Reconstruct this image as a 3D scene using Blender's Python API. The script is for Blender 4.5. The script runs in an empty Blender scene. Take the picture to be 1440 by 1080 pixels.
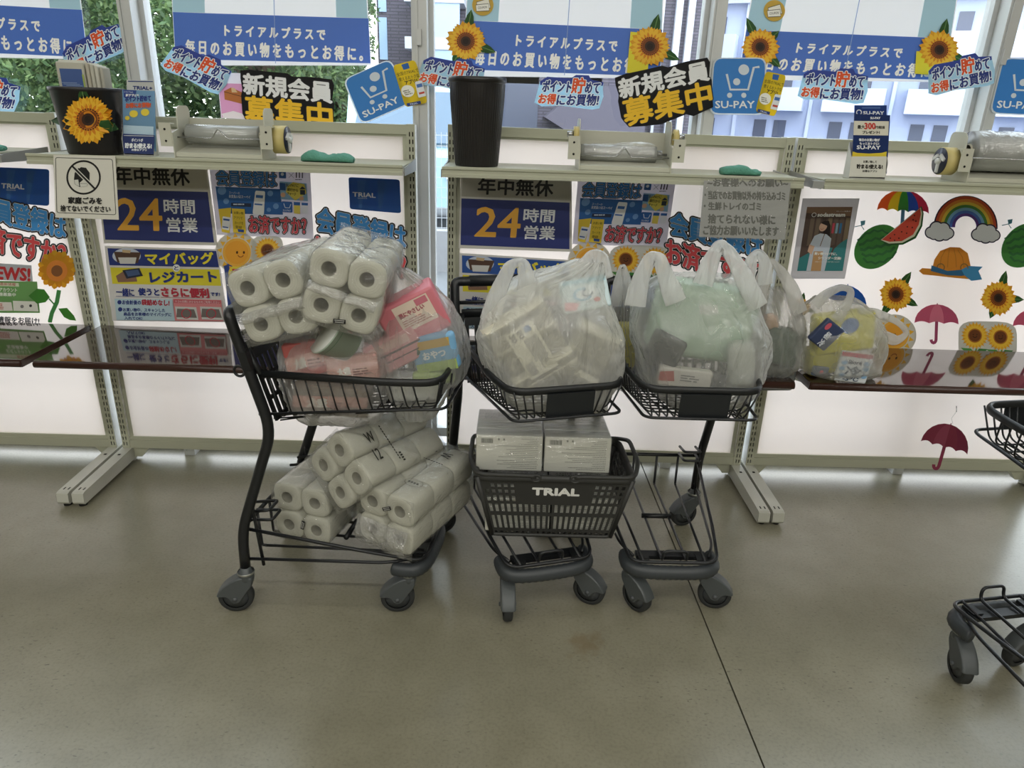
import bpy, math, random
from mathutils import Vector, Matrix, noise
random.seed(7)
C = bpy.context.scene
COL = C.collection
PI = math.pi

# ------------------------------------------------------------------ camera
CAM = Vector((0.0, -2.6, 1.395))
TILT, ROLL, YAW, FPX = math.radians(21.08), math.radians(1.883), math.radians(0.709), 995.0
_r0 = Vector((math.cos(YAW), -math.sin(YAW), 0)); _y0 = Vector((math.sin(YAW), math.cos(YAW), 0)); _z = Vector((0, 0, 1))
FW = _y0 * math.cos(TILT) - _z * math.sin(TILT)
_up0 = _y0 * math.sin(TILT) + _z * math.cos(TILT)
RT = _r0 * math.cos(ROLL) + _up0 * math.sin(ROLL)
UP = _up0 * math.cos(ROLL) - _r0 * math.sin(ROLL)
cam = bpy.data.cameras.new('camera'); camo = bpy.data.objects.new('camera', cam); COL.objects.link(camo)
cam.sensor_fit = 'HORIZONTAL'; cam.sensor_width = 36.0; cam.lens = 36.0 * FPX / 1440.0
cam.clip_start = 0.05; cam.clip_end = 300
M = Matrix((RT, UP, -FW)).transposed().to_4x4(); M.translation = CAM
camo.matrix_world = M
C.camera = camo

# ------------------------------------------------------------------ world, lights, exposure
wd = bpy.data.worlds.new('sky'); C.world = wd; wd.use_nodes = True
nt = wd.node_tree; bg = nt.nodes['Background']
tc = nt.nodes.new('ShaderNodeTexCoord'); sx = nt.nodes.new('ShaderNodeSeparateXYZ'); rp = nt.nodes.new('ShaderNodeValToRGB')
nt.links.new(tc.outputs['Generated'], sx.inputs[0]); nt.links.new(sx.outputs['Z'], rp.inputs[0]); nt.links.new(rp.outputs[0], bg.inputs[0])
rp.color_ramp.elements[0].position = 0.0; rp.color_ramp.elements[0].color = (1.0, 0.985, 0.965, 1)
rp.color_ramp.elements[1].position = 0.6; rp.color_ramp.elements[1].color = (0.86, 0.92, 1.0, 1)
bg.inputs[1].default_value = 5.1

def area(name, loc, sx_, sy_, power, color, rot=(0, 0, 0)):
    l = bpy.data.lights.new(name, 'AREA'); l.shape = 'RECTANGLE'; l.size = sx_; l.size_y = sy_; l.energy = power; l.color = color
    o = bpy.data.objects.new(name, l); o.location = loc; o.rotation_euler = rot; COL.objects.link(o); return o
# rows of ceiling tubes of the shop
for i, (yy, pw) in enumerate([(-1.35, 26), (-3.2, 84), (-5.4, 130), (-7.6, 150)]):
    area('ceiling_tube_light', (0.0, yy, 3.36), 9.0, 0.10, pw, (1.0, 0.985, 0.92))
sun = bpy.data.lights.new('sun', 'SUN'); sun.energy = 1.0; sun.angle = math.radians(8); sun.color = (1, 0.96, 0.9)
suno = bpy.data.objects.new('sun', sun); suno.rotation_euler = (math.radians(50), 0, math.radians(35)); COL.objects.link(suno)
C.view_settings.view_transform = 'Standard'; C.view_settings.look = 'None'; C.view_settings.gamma = 1.0
C.view_settings.use_curve_mapping = False; C.view_settings.exposure = 0.0
C.cycles.use_denoising = True
C.cycles.max_bounces = 10; C.cycles.transparent_max_bounces = 24; C.cycles.diffuse_bounces = 4
C.cycles.sample_clamp_indirect = 2.5; C.cycles.use_adaptive_sampling = False
C.cycles.caustics_refractive = False; C.cycles.caustics_reflective = False

# ------------------------------------------------------------------ picture point -> point of the place on a known plane
def ray(u, v): return RT * ((u - 720) / FPX) - UP * ((v - 540) / FPX) + FW
def at(u, v, y): d = ray(u, v); return CAM + d * ((y - CAM.y) / d.y)
def atz(u, v, z): d = ray(u, v); return CAM + d * ((z - CAM.z) / d.z)

# ------------------------------------------------------------------ materials
_mats = {}
def lin(h):
    h = h.lstrip('#'); out = []
    for i in (0, 2, 4):
        c = int(h[i:i + 2], 16) / 255.0
        out.append(c / 12.92 if c <= 0.04045 else ((c + 0.055) / 1.055) ** 2.4)
    return tuple(out) + (1.0,)
def mat(name, hexc, rough=0.5, metal=0.0, spec=0.5, coat=0.0, transl=0.0, bump=None, vary=None):
    key = (name, hexc)
    if key in _mats: return _mats[key]
    m = bpy.data.materials.new(name); m.use_nodes = True; n = m.node_tree
    p = n.nodes['Principled BSDF']; p.inputs['Base Color'].default_value = lin(hexc)
    p.inputs['Roughness'].default_value = rough; p.inputs['Metallic'].default_value = metal
    p.inputs['Specular IOR Level'].default_value = spec; p.inputs['Coat Weight'].default_value = coat
    p.inputs['Coat Roughness'].default_value = 0.05
    if vary or bump:
        co = n.nodes.new('ShaderNodeTexCoord')
    if vary:
        nz = n.nodes.new('ShaderNodeTexNoise'); nz.inputs['Scale'].default_value = vary[0]; nz.inputs['Detail'].default_value = 4
        n.links.new(co.outputs['Object'], nz.inputs['Vector'])
        mx = n.nodes.new('ShaderNodeMix'); mx.data_type = 'RGBA'
        a = lin(hexc); mx.inputs['A'].default_value = tuple(c * (1 - vary[1]) for c in a[:3]) + (1,)
        mx.inputs['B'].default_value = tuple(min(1, c * (1 + vary[1])) for c in a[:3]) + (1,)
        n.links.new(nz.outputs['Fac'], mx.inputs['Factor']); n.links.new(mx.outputs['Result'], p.inputs['Base Color'])
    if bump:
        nb = n.nodes.new('ShaderNodeTexNoise'); nb.inputs['Scale'].default_value = bump[0]; nb.inputs['Detail'].default_value = 3
        n.links.new(co.outputs['Object'], nb.inputs['Vector'])
        b = n.nodes.new('ShaderNodeBump'); b.inputs['Strength'].default_value = bump[1]; b.inputs['Distance'].default_value = 0.01
        n.links.new(nb.outputs['Fac'], b.inputs['Height']); n.links.new(b.outputs[0], p.inputs['Normal'])
    if transl > 0:
        t = n.nodes.new('ShaderNodeBsdfTranslucent'); t.inputs[0].default_value = lin(hexc)
        ms = n.nodes.new('ShaderNodeMixShader'); ms.inputs[0].default_value = transl
        n.links.new(p.outputs[0], ms.inputs[1]); n.links.new(t.outputs[0], ms.inputs[2])
        n.links.new(ms.outputs[0], n.nodes['Material Output'].inputs[0])
    _mats[key] = m
    return m
def ink(hexc): return mat('print_ink', hexc, 0.45, spec=0.35)
def paper(hexc): return mat('printed_sheet', hexc, 0.4, spec=0.4, transl=0.42)
def film(name, clear=0.8, rough=0.12, tint='#ffffff', milk=0.0, scale=18.0, strength=0.5, stretch=(1, 1, 1), edge=0.0, milk2=None, through=0.5):
    """thin plastic sheet: clear part, milky part, glossy part, with crinkles"""
    key = ('film', name)
    if key in _mats: return _mats[key]
    m = bpy.data.materials.new(name); m.use_nodes = True; n = m.node_tree; n.nodes.remove(n.nodes['Principled BSDF'])
    out = n.nodes['Material Output']
    co = n.nodes.new('ShaderNodeTexCoord'); mp = n.nodes.new('ShaderNodeMapping'); mp.inputs['Scale'].default_value = stretch
    n.links.new(co.outputs['Object'], mp.inputs['Vector'])
    nz = n.nodes.new('ShaderNodeTexNoise'); nz.inputs['Scale'].default_value = scale; nz.inputs['Detail'].default_value = 5; nz.inputs['Distortion'].default_value = 1.2
    n.links.new(mp.outputs[0], nz.inputs['Vector'])
    b = n.nodes.new('ShaderNodeBump'); b.inputs['Strength'].default_value = strength; b.inputs['Distance'].default_value = 0.02
    n.links.new(nz.outputs['Fac'], b.inputs['Height'])
    tr = n.nodes.new('ShaderNodeBsdfTransparent'); tr.inputs[0].default_value = lin(tint)
    df = n.nodes.new('ShaderNodeBsdfDiffuse'); df.inputs[0].default_value = lin(milk2 or tint)
    tl = n.nodes.new('ShaderNodeBsdfTranslucent'); tl.inputs[0].default_value = lin(milk2 or tint)
    gl = n.nodes.new('ShaderNodeBsdfGlossy'); gl.inputs['Roughness'].default_value = rough
    for s in (df, tl, gl): n.links.new(b.outputs[0], s.inputs['Normal'])
    md = n.nodes.new('ShaderNodeMixShader'); md.inputs[0].default_value = through
    n.links.new(df.outputs[0], md.inputs[1]); n.links.new(tl.outputs[0], md.inputs[2])
    m1 = n.nodes.new('ShaderNodeMixShader'); m1.inputs[0].default_value = milk
    n.links.new(tr.outputs[0], m1.inputs[1]); n.links.new(md.outputs[0], m1.inputs[2])
    if edge > 0:
        lw = n.nodes.new('ShaderNodeLayerWeight'); lw.inputs[0].default_value = 0.45
        ma = n.nodes.new('ShaderNodeMath'); ma.operation = 'MULTIPLY_ADD'; ma.inputs[1].default_value = edge; ma.inputs[2].default_value = milk; ma.use_clamp = True
        n.links.new(lw.outputs['Facing'], ma.inputs[0]); n.links.new(ma.outputs[0], m1.inputs[0])
    fw_ = n.nodes.new('ShaderNodeLayerWeight'); fw_.inputs[0].default_value = 0.5; n.links.new(b.outputs[0], fw_.inputs['Normal'])
    fr = n.nodes.new('ShaderNodeMath'); fr.operation = 'POWER'; fr.inputs[1].default_value = 4.0; n.links.new(fw_.outputs['Facing'], fr.inputs[0])
    mg = n.nodes.new('ShaderNodeMath'); mg.operation = 'MULTIPLY_ADD'; mg.inputs[1].default_value = 0.6; mg.inputs[2].default_value = 1 - clear; mg.use_clamp = True
    n.links.new(fr.outputs[0], mg.inputs[0])
    m2 = n.nodes.new('ShaderNodeMixShader'); n.links.new(mg.outputs[0], m2.inputs[0])
    n.links.new(m1.outputs[0], m2.inputs[1]); n.links.new(gl.outputs[0], m2.inputs[2])
    n.links.new(m2.outputs[0], out.inputs[0])
    _mats[key] = m
    return m

# ------------------------------------------------------------------ mesh builder
class MB:
    def __init__(s): s.v = []; s.f = []; s.m = []; s.mats = []; s.sm = []
    def mi(s, m):
        if m not in s.mats: s.mats.append(m)
        return s.mats.index(m)
    def add(s, vs, fs, m, smooth=False):
        k = len(s.v); s.v.extend(tuple(p) for p in vs); i = s.mi(m)
        for f in fs: s.f.append(tuple(j + k for j in f)); s.m.append(i); s.sm.append(smooth)
    def box(s, c, d, m, R=None):
        h = Vector(d) * 0.5; R = R or Matrix.Identity(3); c = Vector(c)
        vs = [c + R @ Vector((x * h.x, y * h.y, z * h.z)) for x in (-1, 1) for y in (-1, 1) for z in (-1, 1)]
        s.add(vs, [(0, 1, 3, 2), (4, 6, 7, 5), (0, 4, 5, 1), (2, 3, 7, 6), (0, 2, 6, 4), (1, 5, 7, 3)], m)
    def box2(s, a, b, m): s.box([(p + q) / 2 for p, q in zip(a, b)], [abs(q - p) for p, q in zip(a, b)], m)
    def rbox(s, c, d, r, m, R=None, seg=3):
        """box with rounded edges (profile in x-z, rounded caps along y)"""
        R = R or Matrix.Identity(3); c = Vector(c); hx, hy, hz = (q * 0.5 for q in d); rings = []
        def prof(ins):
            o = []; rr = max(r - ins, 1e-4)
            for cx, cz, a0 in ((hx - r, hz - r, 0), (-hx + r, hz - r, 90), (-hx + r, -hz + r, 180), (hx - r, -hz + r, 270)):
                for k in range(seg + 1):
                    a = math.radians(a0 + 90 * k / seg); o.append((cx + rr * math.cos(a), cz + rr * math.sin(a)))
            return o
        for k in range(seg + 1):
            a = math.radians(90 - 90 * k / seg); rings.append((-hy + r - r * math.sin(a), r - r * math.cos(a)))
        rings = rings + [(-y, i) for y, i in reversed(rings)]
        vs = []
        for y, i in rings: vs += [c + R @ Vector((x, y, z)) for x, z in prof(i)]
        n = 4 * (seg + 1); fs = []
        for k in range(len(rings) - 1):
            for j in range(n): fs.append((k * n + j, (k + 1) * n + j, (k + 1) * n + (j + 1) % n, k * n + (j + 1) % n))
        fs.append(tuple(range(n))); fs.append(tuple(reversed(range((len(rings) - 1) * n, len(rings) * n))))
        s.add(vs, fs, m, True)
    def tube(s, pts, r, m, seg=8, closed=False, flat=None, cap=True, up=None):
        """r: radius, or list of radii; flat: (a,b) factors on the section axes"""
        P = [Vector(p) for p in pts]; n = len(P)
        rs = r if isinstance(r, (list, tuple)) else [r] * n
        T = []
        for i in range(n):
            a = P[(i - 1) % n] if (closed or i > 0) else P[i]; b = P[(i + 1) % n] if (closed or i < n - 1) else P[i]
            t = (b - a); T.append(t.normalized() if t.length > 1e-9 else Vector((0, 0, 1)))
        N = Vector(up) if up else (Vector((0, 0, 1)) if abs(T[0].z) < 0.9 else Vector((1, 0, 0)))
        vs = []; fa, fb = flat or (1, 1)
        for i in range(n):
            N = (N - T[i] * N.dot(T[i])); N = N.normalized() if N.length > 1e-6 else T[i].orthogonal().normalized()
            if up:
                N2 = Vector(up) - T[i] * Vector(up).dot(T[i])
                if N2.length > 1e-3: N = N2.normalized()
            B = T[i].cross(N)
            for k in range(seg):
                a = 2 * PI * k / seg; vs.append(P[i] + (N * math.cos(a) * fa + B * math.sin(a) * fb) * rs[i])
        fs = []
        for i in range(n if closed else n - 1):
            for k in range(seg):
                j = (i + 1) % n; fs.append((i * seg + k, i * seg + (k + 1) % seg, j * seg + (k + 1) % seg, j * seg + k))
        if cap and not closed: fs.append(tuple(reversed(range(seg)))); fs.append(tuple(range((n - 1) * seg, n * seg)))
        s.add(vs, fs, m, True)
    def lathe(s, prof, m, seg=32, c=(0, 0, 0), R=None, sq=None, smooth=True):
        """prof: (radius, height) pairs about local z; sq: superellipse exponent"""
        R = R or Matrix.Identity(3); c = Vector(c); vs = []; rmax = max(q[0] for q in prof)
        for r, h in prof:
            for k in range(seg):
                a = 2 * PI * k / seg; x, y = math.cos(a), math.sin(a)
                if sq:
                    e = 2 + (sq - 2) * min(1, max(0, (r / rmax - 0.5) / 0.45)); q = (abs(x) ** e + abs(y) ** e) ** (-1 / e); x *= q; y *= q
                vs.append(c + R @ Vector((r * x, r * y, h)))
        fs = [(i * seg + k, i * seg + (k + 1) % seg, (i + 1) * seg + (k + 1) % seg, (i + 1) * seg + k) for i in range(len(prof) - 1) for k in range(seg)]
        s.add(vs, fs, m, smooth)
    def prism(s, pts, d, m, smooth=False):
        """extrude a planar polygon (3D points) by vector d"""
        n = len(pts); P = [Vector(p) for p in pts]; d = Vector(d)
        s.add(P + [p + d for p in P], [tuple(range(n)), tuple(reversed(range(n, 2 * n)))] + [(i, i + n, (i + 1) % n + n, (i + 1) % n) for i in range(n)], m, smooth)
    def holed(s, o, ex, ey, xs, ys, skip, t, m):
        """sheet on grid cuts xs (along ex), ys (along ey) with cells left out; t = thickness vector"""
        o, ex, ey, t = Vector(o), Vector(ex), Vector(ey), Vector(t)
        nx, ny = len(xs), len(ys); P = [o + ex * x + ey * y for y in ys for x in xs]
        vs = P + [p + t for p in P]; k = nx * ny; fs = []
        solid = lambda i, j: 0 <= i < nx - 1 and 0 <= j < ny - 1 and not skip(i, j)
        for j in range(ny - 1):
            for i in range(nx - 1):
                if not solid(i, j): continue
                a, b, c, d = j * nx + i, j * nx + i + 1, (j + 1) * nx + i + 1, (j + 1) * nx + i
                fs.append((a, b, c, d)); fs.append((d + k, c + k, b + k, a + k))
                if not solid(i, j - 1): fs.append((a, a + k, b + k, b))
                if not solid(i, j + 1): fs.append((c, c + k, d + k, d))
                if not solid(i - 1, j): fs.append((d, d + k, a + k, a))
                if not solid(i + 1, j): fs.append((b, b + k, c + k, c))
        s.add(vs, fs, m)
    def build(s, name, parent=None, loc=None):
        me = bpy.data.meshes.new(name); me.from_pydata(s.v, [], s.f)
        for m in s.mats: me.materials.append(m)
        me.polygons.foreach_set('material_index', s.m); me.polygons.foreach_set('use_smooth', s.sm); me.update()
        o = bpy.data.objects.new(name, me); COL.objects.link(o)
        if parent: o.parent = parent
        if loc: o.location = loc
        return o
def tag(o, label, cat, group=None, kind=None):
    o['label'] = label; o['category'] = cat
    if group: o['group'] = group
    if kind: o['kind'] = kind
    return o
def empty(name, loc=(0, 0, 0), rz=0.0):
    o = bpy.data.objects.new(name, None); o.location = loc; o.rotation_euler = (0, 0, rz); o.empty_display_size = 0.1; COL.objects.link(o); return o
def struct(o): o['kind'] = 'structure'; return o
def copy_tree(o, parent=None):
    c = o.copy(); COL.objects.link(c)
    if parent: c.parent = parent
    for ch in list(o.children): copy_tree(ch, c)
    return c
def fillet(pts, r, n=5, closed=False):
    """round the corners of a polyline"""
    P = [Vector(p) for p in pts]; out = []; L = len(P)
    for i in range(L):
        if not closed and i in (0, L - 1): out.append(P[i]); continue
        a, b, c = P[(i - 1) % L], P[i], P[(i + 1) % L]; q = min(r, (a - b).length * 0.45, (c - b).length * 0.45)
        p0 = b + (a - b).normalized() * q; p1 = b + (c - b).normalized() * q
        for k in range(n + 1): t = k / n; out.append(p0 * (1 - t) ** 2 + b * 2 * t * (1 - t) + p1 * t * t)
    return out
def Rx(a): return Matrix.Rotation(a, 3, 'X')
def Ry(a): return Matrix.Rotation(a, 3, 'Y')
def Rz(a): return Matrix.Rotation(a, 3, 'Z')

# ------------------------------------------------------------------ lettering and printed sheets
_glyphs = {}
def glyphs(txt):
    """outline of a line of lettering, scaled to a unit box (x right, y down)"""
    if txt in _glyphs: return _glyphs[txt]
    c = bpy.data.curves.new('lettering', 'FONT'); c.body = txt; c.resolution_u = 2
    o = bpy.data.objects.new('lettering', c); COL.objects.link(o)
    me = bpy.data.meshes.new_from_object(o.evaluated_get(bpy.context.evaluated_depsgraph_get()))
    V = [(v.co.x, v.co.y) for v in me.vertices]; F = [tuple(p.vertices) for p in me.polygons]
    bpy.data.objects.remove(o); bpy.data.curves.remove(c); bpy.data.meshes.remove(me)
    x0, x1 = min(a for a, b in V), max(a for a, b in V); y0, y1 = min(b for a, b in V), max(b for a, b in V)
    _glyphs[txt] = ([((a - x0) / max(x1 - x0, 1e-6), (y1 - b) / max(y1 - y0, 1e-6)) for a, b in V], F)
    return _glyphs[txt]
def affine(src, dst):
    (x0, y0), (x1, y1), (x2, y2) = src; det = (x1 - x0) * (y2 - y0) - (x2 - x0) * (y1 - y0)
    def f(u, v):
        a = ((u - x0) * (y2 - y0) - (x2 - x0) * (v - y0)) / det; b = ((x1 - x0) * (v - y0) - (u - x0) * (y1 - y0)) / det
        return (dst[0][0] + a * (dst[1][0] - dst[0][0]) + b * (dst[2][0] - dst[0][0]), dst[0][1] + a * (dst[1][1] - dst[0][1]) + b * (dst[2][1] - dst[0][1]))
    return f
class Sheet:
    """a printed sheet on the plane y = Y (or on a plane given by put); inks lie in thin layers on its front"""
    def __init__(s, Y=0.0, mp=None, put=None):
        s.Y = Y; s.mp = mp; s.n = 0; s.q = 0; s.mb = MB(); s.put = put
    def P(s, p, lift=0.0):
        u, v = s.mp(*p) if s.mp else p
        d = s.n * 0.00022 + (s.q % 36) * 5e-6 + lift
        if s.put: return s.put(u, v, d)
        return at(u, v, s.Y - d)
    def nrm(s): return Vector((0, 1, 0)) if not s.put else (s.put(0, 0, 0) - s.put(0, 0, 1)).normalized()
    def base(s, pts, col, t=0.0012, m=None):
        s.mb.prism([s.P(p) for p in pts], s.nrm() * t, m or paper(col)); s.n += 1; return s
    def poly(s, pts, col, m=None):
        s.q += 1
        s.mb.add([s.P(p) for p in pts], [tuple(range(len(pts)))], m or ink(col)); s.n += 1; return s
    def circ(s, cx, cy, rx, col, ry=None, n=24, rot=0.0, m=None):
        ry = ry or rx; c, q = math.cos(rot), math.sin(rot)
        return s.poly([(cx + rx * math.cos(a) * c - ry * math.sin(a) * q, cy + rx * math.cos(a) * q + ry * math.sin(a) * c) for a in (2 * PI * k / n for k in range(n))], col, m)
    def stroke(s, pts, w, col, closed=False, m=None):
        n = len(pts); L = []; Rr = []; s.q += 1
        for i in range(n):
            a = pts[(i - 1) % n] if closed or i else pts[i]; b = pts[(i + 1) % n] if closed or i < n - 1 else pts[i]
            dx, dy = b[0] - a[0], b[1] - a[1]; l = math.hypot(dx, dy) or 1
            L.append((pts[i][0] - dy / l * w / 2, pts[i][1] + dx / l * w / 2)); Rr.append((pts[i][0] + dy / l * w / 2, pts[i][1] - dx / l * w / 2))
        vs = [s.P(p) for p in L + Rr]
        s.mb.add(vs, [(i, (i + 1) % n, n + (i + 1) % n, n + i) for i in range(n if closed else n - 1)], m or ink(col)); s.n += 1; return s
    def arc(s, cx, cy, r, a0, a1, w, col, n=20, ry=None):
        ry = ry or r
        return s.stroke([(cx + r * math.cos(math.radians(a0 + (a1 - a0) * k / n)), cy + ry * math.sin(math.radians(a0 + (a1 - a0) * k / n))) for k in range(n + 1)], w, col)
    def text(s, txt, tl, tr, bl, col, bold=0.0, line=None, m=None):
        V, F = glyphs(txt)
        def lay(dx, dy, mm, lift):
            s.mb.add([s.P((tl[0] + a * (tr[0] - tl[0]) + b * (bl[0] - tl[0]) + dx, tl[1] + a * (tr[1] - tl[1]) + b * (bl[1] - tl[1]) + dy), lift) for a, b in V], F, mm)
        if line:
            lc, lw = line; mm = ink(lc); q = 0
            for rr, nn in ((lw, 14), (lw * 0.55, 8)):
                for k in range(nn): lay(rr * math.cos(2 * PI * k / nn), rr * math.sin(2 * PI * k / nn), mm, q * 4e-6); q += 1
            s.n += 1
        mm = m or ink(col); lay(0, 0, mm, 0)
        if bold:
            for k in range(6): lay(bold * math.cos(PI * k / 3), bold * math.sin(PI * k / 3), mm, (k + 1) * 4e-6)
        s.n += 1; return s
    def hbox(s, txt, x0, y0, x1, y1, col, bold=0.0, line=None, slope=0.0):
        """lettering in an upright box; slope = drop per pixel to the right"""
        return s.text(txt, (x0, y0), (x1, y0 + slope * (x1 - x0)), (x0, y1), col, bold, line)
    def lines(s, x0, y0, x1, y1, n, col, fill=0.55, slope=0.0, seed=1):
        """rows of small print too fine to read, as broken dashes"""
        rn = random.Random(seed); h = (y1 - y0) / n; vs = []; fs = []
        for i in range(n):
            x = x0; y = y0 + i * h
            xe = x0 + (x1 - x0) * rn.uniform(0.65, 1.0)
            while x < xe:
                w = rn.uniform(0.6, 2.2) * abs(h); a, b = x, min(x + w, xe)
                k = len(vs); vs += [(a, y + slope * (a - x0)), (b, y + slope * (b - x0)), (b, y + h * fill + slope * (b - x0)), (a, y + h * fill + slope * (a - x0))]
                fs.append((k, k + 1, k + 2, k + 3)); x = b + abs(h) * 0.22
        s.mb.add([s.P(p) for p in vs], fs, ink(col)); s.n += 1; return s
    def build(s, name, label=None, cat=None, group=None, parent=None):
        o = s.mb.build(name, parent)
        if label: tag(o, label, cat, group)
        return o
def quad(tl, tr, br, bl): return [tl, tr, br, bl]
def rquad(tl, tr, br, bl, r=0.12, n=4):
    """quad with rounded corners in picture units"""
    P = [tl, tr, br, bl]; out = []
    for i in range(4):
        a, b, c = P[i - 1], P[i], P[(i + 1) % 4]
        for k in range(n + 1):
            t = k / n; p0 = (b[0] + (a[0] - b[0]) * r, b[1] + (a[1] - b[1]) * r); p1 = (b[0] + (c[0] - b[0]) * r, b[1] + (c[1] - b[1]) * r)
            out.append(tuple(p0[j] * (1 - t) ** 2 + b[j] * 2 * t * (1 - t) + p1[j] * t * t for j in (0, 1)))
    return out
# ================================================================== the setting
def floor_mat():
    m = bpy.data.materials.new('polished_concrete'); m.use_nodes = True; n = m.node_tree; L = n.links
    p = n.nodes['Principled BSDF']; co = n.nodes.new('ShaderNodeTexCoord')
    def nz(sc, det, dist=0.0, st=None):
        q = n.nodes.new('ShaderNodeTexNoise'); q.inputs['Scale'].default_value = sc; q.inputs['Detail'].default_value = det; q.inputs['Distortion'].default_value = dist
        if st:
            mp = n.nodes.new('ShaderNodeMapping'); mp.inputs['Scale'].default_value = st; mp.inputs['Rotation'].default_value = (0, 0, 0.5); L.new(co.outputs['Object'], mp.inputs['Vector']); L.new(mp.outputs[0], q.inputs['Vector'])
        else: L.new(co.outputs['Object'], q.inputs['Vector'])
        return q
    def ramp(src, p0, c0, p1, c1):
        r = n.nodes.new('ShaderNodeValToRGB'); r.color_ramp.elements[0].position = p0; r.color_ramp.elements[0].color = c0
        r.color_ramp.elements[1].position = p1; r.color_ramp.elements[1].color = c1; L.new(src, r.inputs[0]); return r
    def mul(a, b, f=1.0):
        x = n.nodes.new('ShaderNodeMix'); x.data_type = 'RGBA'; x.blend_type = 'MULTIPLY'; x.inputs['Factor'].default_value = f
        L.new(a, x.inputs['A']); L.new(b, x.inputs['B']); return x.outputs['Result']
    big = ramp(nz(1.1, 3).outputs['Fac'], 0.25, lin('#817e6c'), 0.75, lin('#908c7a'))
    cloud = ramp(nz(9, 6).outputs['Fac'], 0.2, (0.84, 0.83, 0.80, 1), 0.8, (1.06, 1.06, 1.06, 1))
    fine = ramp(nz(120, 2).outputs['Fac'], 0.28, (0.80, 0.78, 0.75, 1), 0.55, (1, 1, 1, 1))
    scuff = ramp(nz(62, 2, 0.3, (1, 2.4, 1)).outputs['Fac'], 0.27, (0.34, 0.32, 0.29, 1), 0.36, (1, 1, 1, 1))
    wear = n.nodes.new('ShaderNodeMapRange'); wear.inputs['From Min'].default_value = 0.35; wear.inputs['From Max'].default_value = 0.7; wear.inputs['To Min'].default_value = 0.05; wear.inputs['To Max'].default_value = 0.9
    L.new(nz(2.2, 3).outputs['Fac'], wear.inputs['Value'])
    c = mul(mul(big.outputs[0], cloud.outputs[0]), fine.outputs[0], 0.7)
    sp = n.nodes.new('ShaderNodeMix'); sp.data_type = 'RGBA'; sp.blend_type = 'MULTIPLY'; L.new(wear.outputs[0], sp.inputs['Factor']); L.new(c, sp.inputs['A']); L.new(scuff.outputs[0], sp.inputs['B'])
    # brown stain with a shape of its own
    st = n.nodes.new('ShaderNodeVectorMath'); st.operation = 'DISTANCE'; st.inputs[1].default_value = tuple(atz(822, 905, 0)); L.new(co.outputs['Object'], st.inputs[0])
    ad = n.nodes.new('ShaderNodeMath'); ad.operation = 'MULTIPLY_ADD'; ad.inputs[1].default_value = 0.16; L.new(nz(26, 3).outputs['Fac'], ad.inputs[0]); L.new(st.outputs['Value'], ad.inputs[2])
    sm = ramp(ad.outputs[0], 0.09, (0.55, 0.55, 0.55, 1), 0.14, (0, 0, 0, 1))
    s2 = n.nodes.new('ShaderNodeMix'); s2.data_type = 'RGBA'; L.new(sm.outputs[0], s2.inputs['Factor']); L.new(sp.outputs['Result'], s2.inputs['A']); s2.inputs['B'].default_value = lin('#77664a')
    L.new(s2.outputs['Result'], p.inputs['Base Color'])
    rr = n.nodes.new('ShaderNodeMapRange'); rr.inputs['To Min'].default_value = 0.28; rr.inputs['To Max'].default_value = 0.36; L.new(nz(4, 4).outputs['Fac'], rr.inputs['Value']); L.new(rr.outputs[0], p.inputs['Roughness'])
    p.inputs['Specular IOR Level'].default_value = 0.5; p.inputs['Coat Weight'].default_value = 0.45; p.inputs['Coat Roughness'].default_value = 0.20
    return m
FLOOR = floor_mat()
# slab in two halves with a sawn joint between them
j0, j1 = atz(908, 668, 0), atz(1075, 1080, 0)
jd = (j1 - j0).normalized(); jA = j0 - jd * ((j0.y - 0.2) / jd.y); jB = j0 + jd * ((-9.0 - j0.y) / jd.y)
G = 0.0022
m = MB()
for s_, X in ((-1, -8.0), (1, 8.0)):
    a = [(jA.x + s_ * G, 0.2, 0), (jB.x + s_ * G, -9.0, 0), (X, -9.0, 0), (X, 0.2, 0)]
    m.prism(a, (0, 0, -0.12), FLOOR)
m.box((0, -4.4, -0.016), (16, 9.2, 0.012), mat('joint_filler', '#1d1b18', 0.9))
struct(m.build('floor'))
WALLM = mat('painted_wall', '#c9c6bc', 0.7); CEILM = mat('ceiling_board', '#c4c2b8', 0.8)
m = MB(); m.box((0, -4.4, 3.45), (16, 9.3, 0.1), CEILM); struct(m.build('ceiling'))
m = MB(); m.box((0, -9.05, 1.7), (16, 0.1, 3.6), mat('shop_back_wall', '#a9a69d', 0.8)); struct(m.build('wall_back'))
m = MB(); m.box((-8.05, -4.4, 1.7), (0.1, 9.3, 3.6), WALLM); struct(m.build('wall_left'))
m = MB(); m.box((8.05, -4.4, 1.7), (0.1, 9.3, 3.6), WALLM); struct(m.build('wall_right'))
m = MB()
m.box((0, 0.16, 3.0), (16, 0.10, 1.0), WALLM)                                  # header over the glazing
m.box((0, 0.180, 0.02), (16, 0.05, 0.04), mat('grey_sill', '#c4c8ca', 0.5))    # low sill
for X in (-5.9, 6.2): m.box((X, 0.16, 1.3), (4.0 if X > 0 else 4.2, 0.09, 2.5), WALLM)
struct(m.build('wall_front'))
ALU = mat('window_aluminium', '#c9cbcb', 0.38, metal=0.25)
MX = [-3.3, -2.31, -1.315, -0.318, 0.695, 1.69, 2.69, 3.6]
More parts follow.
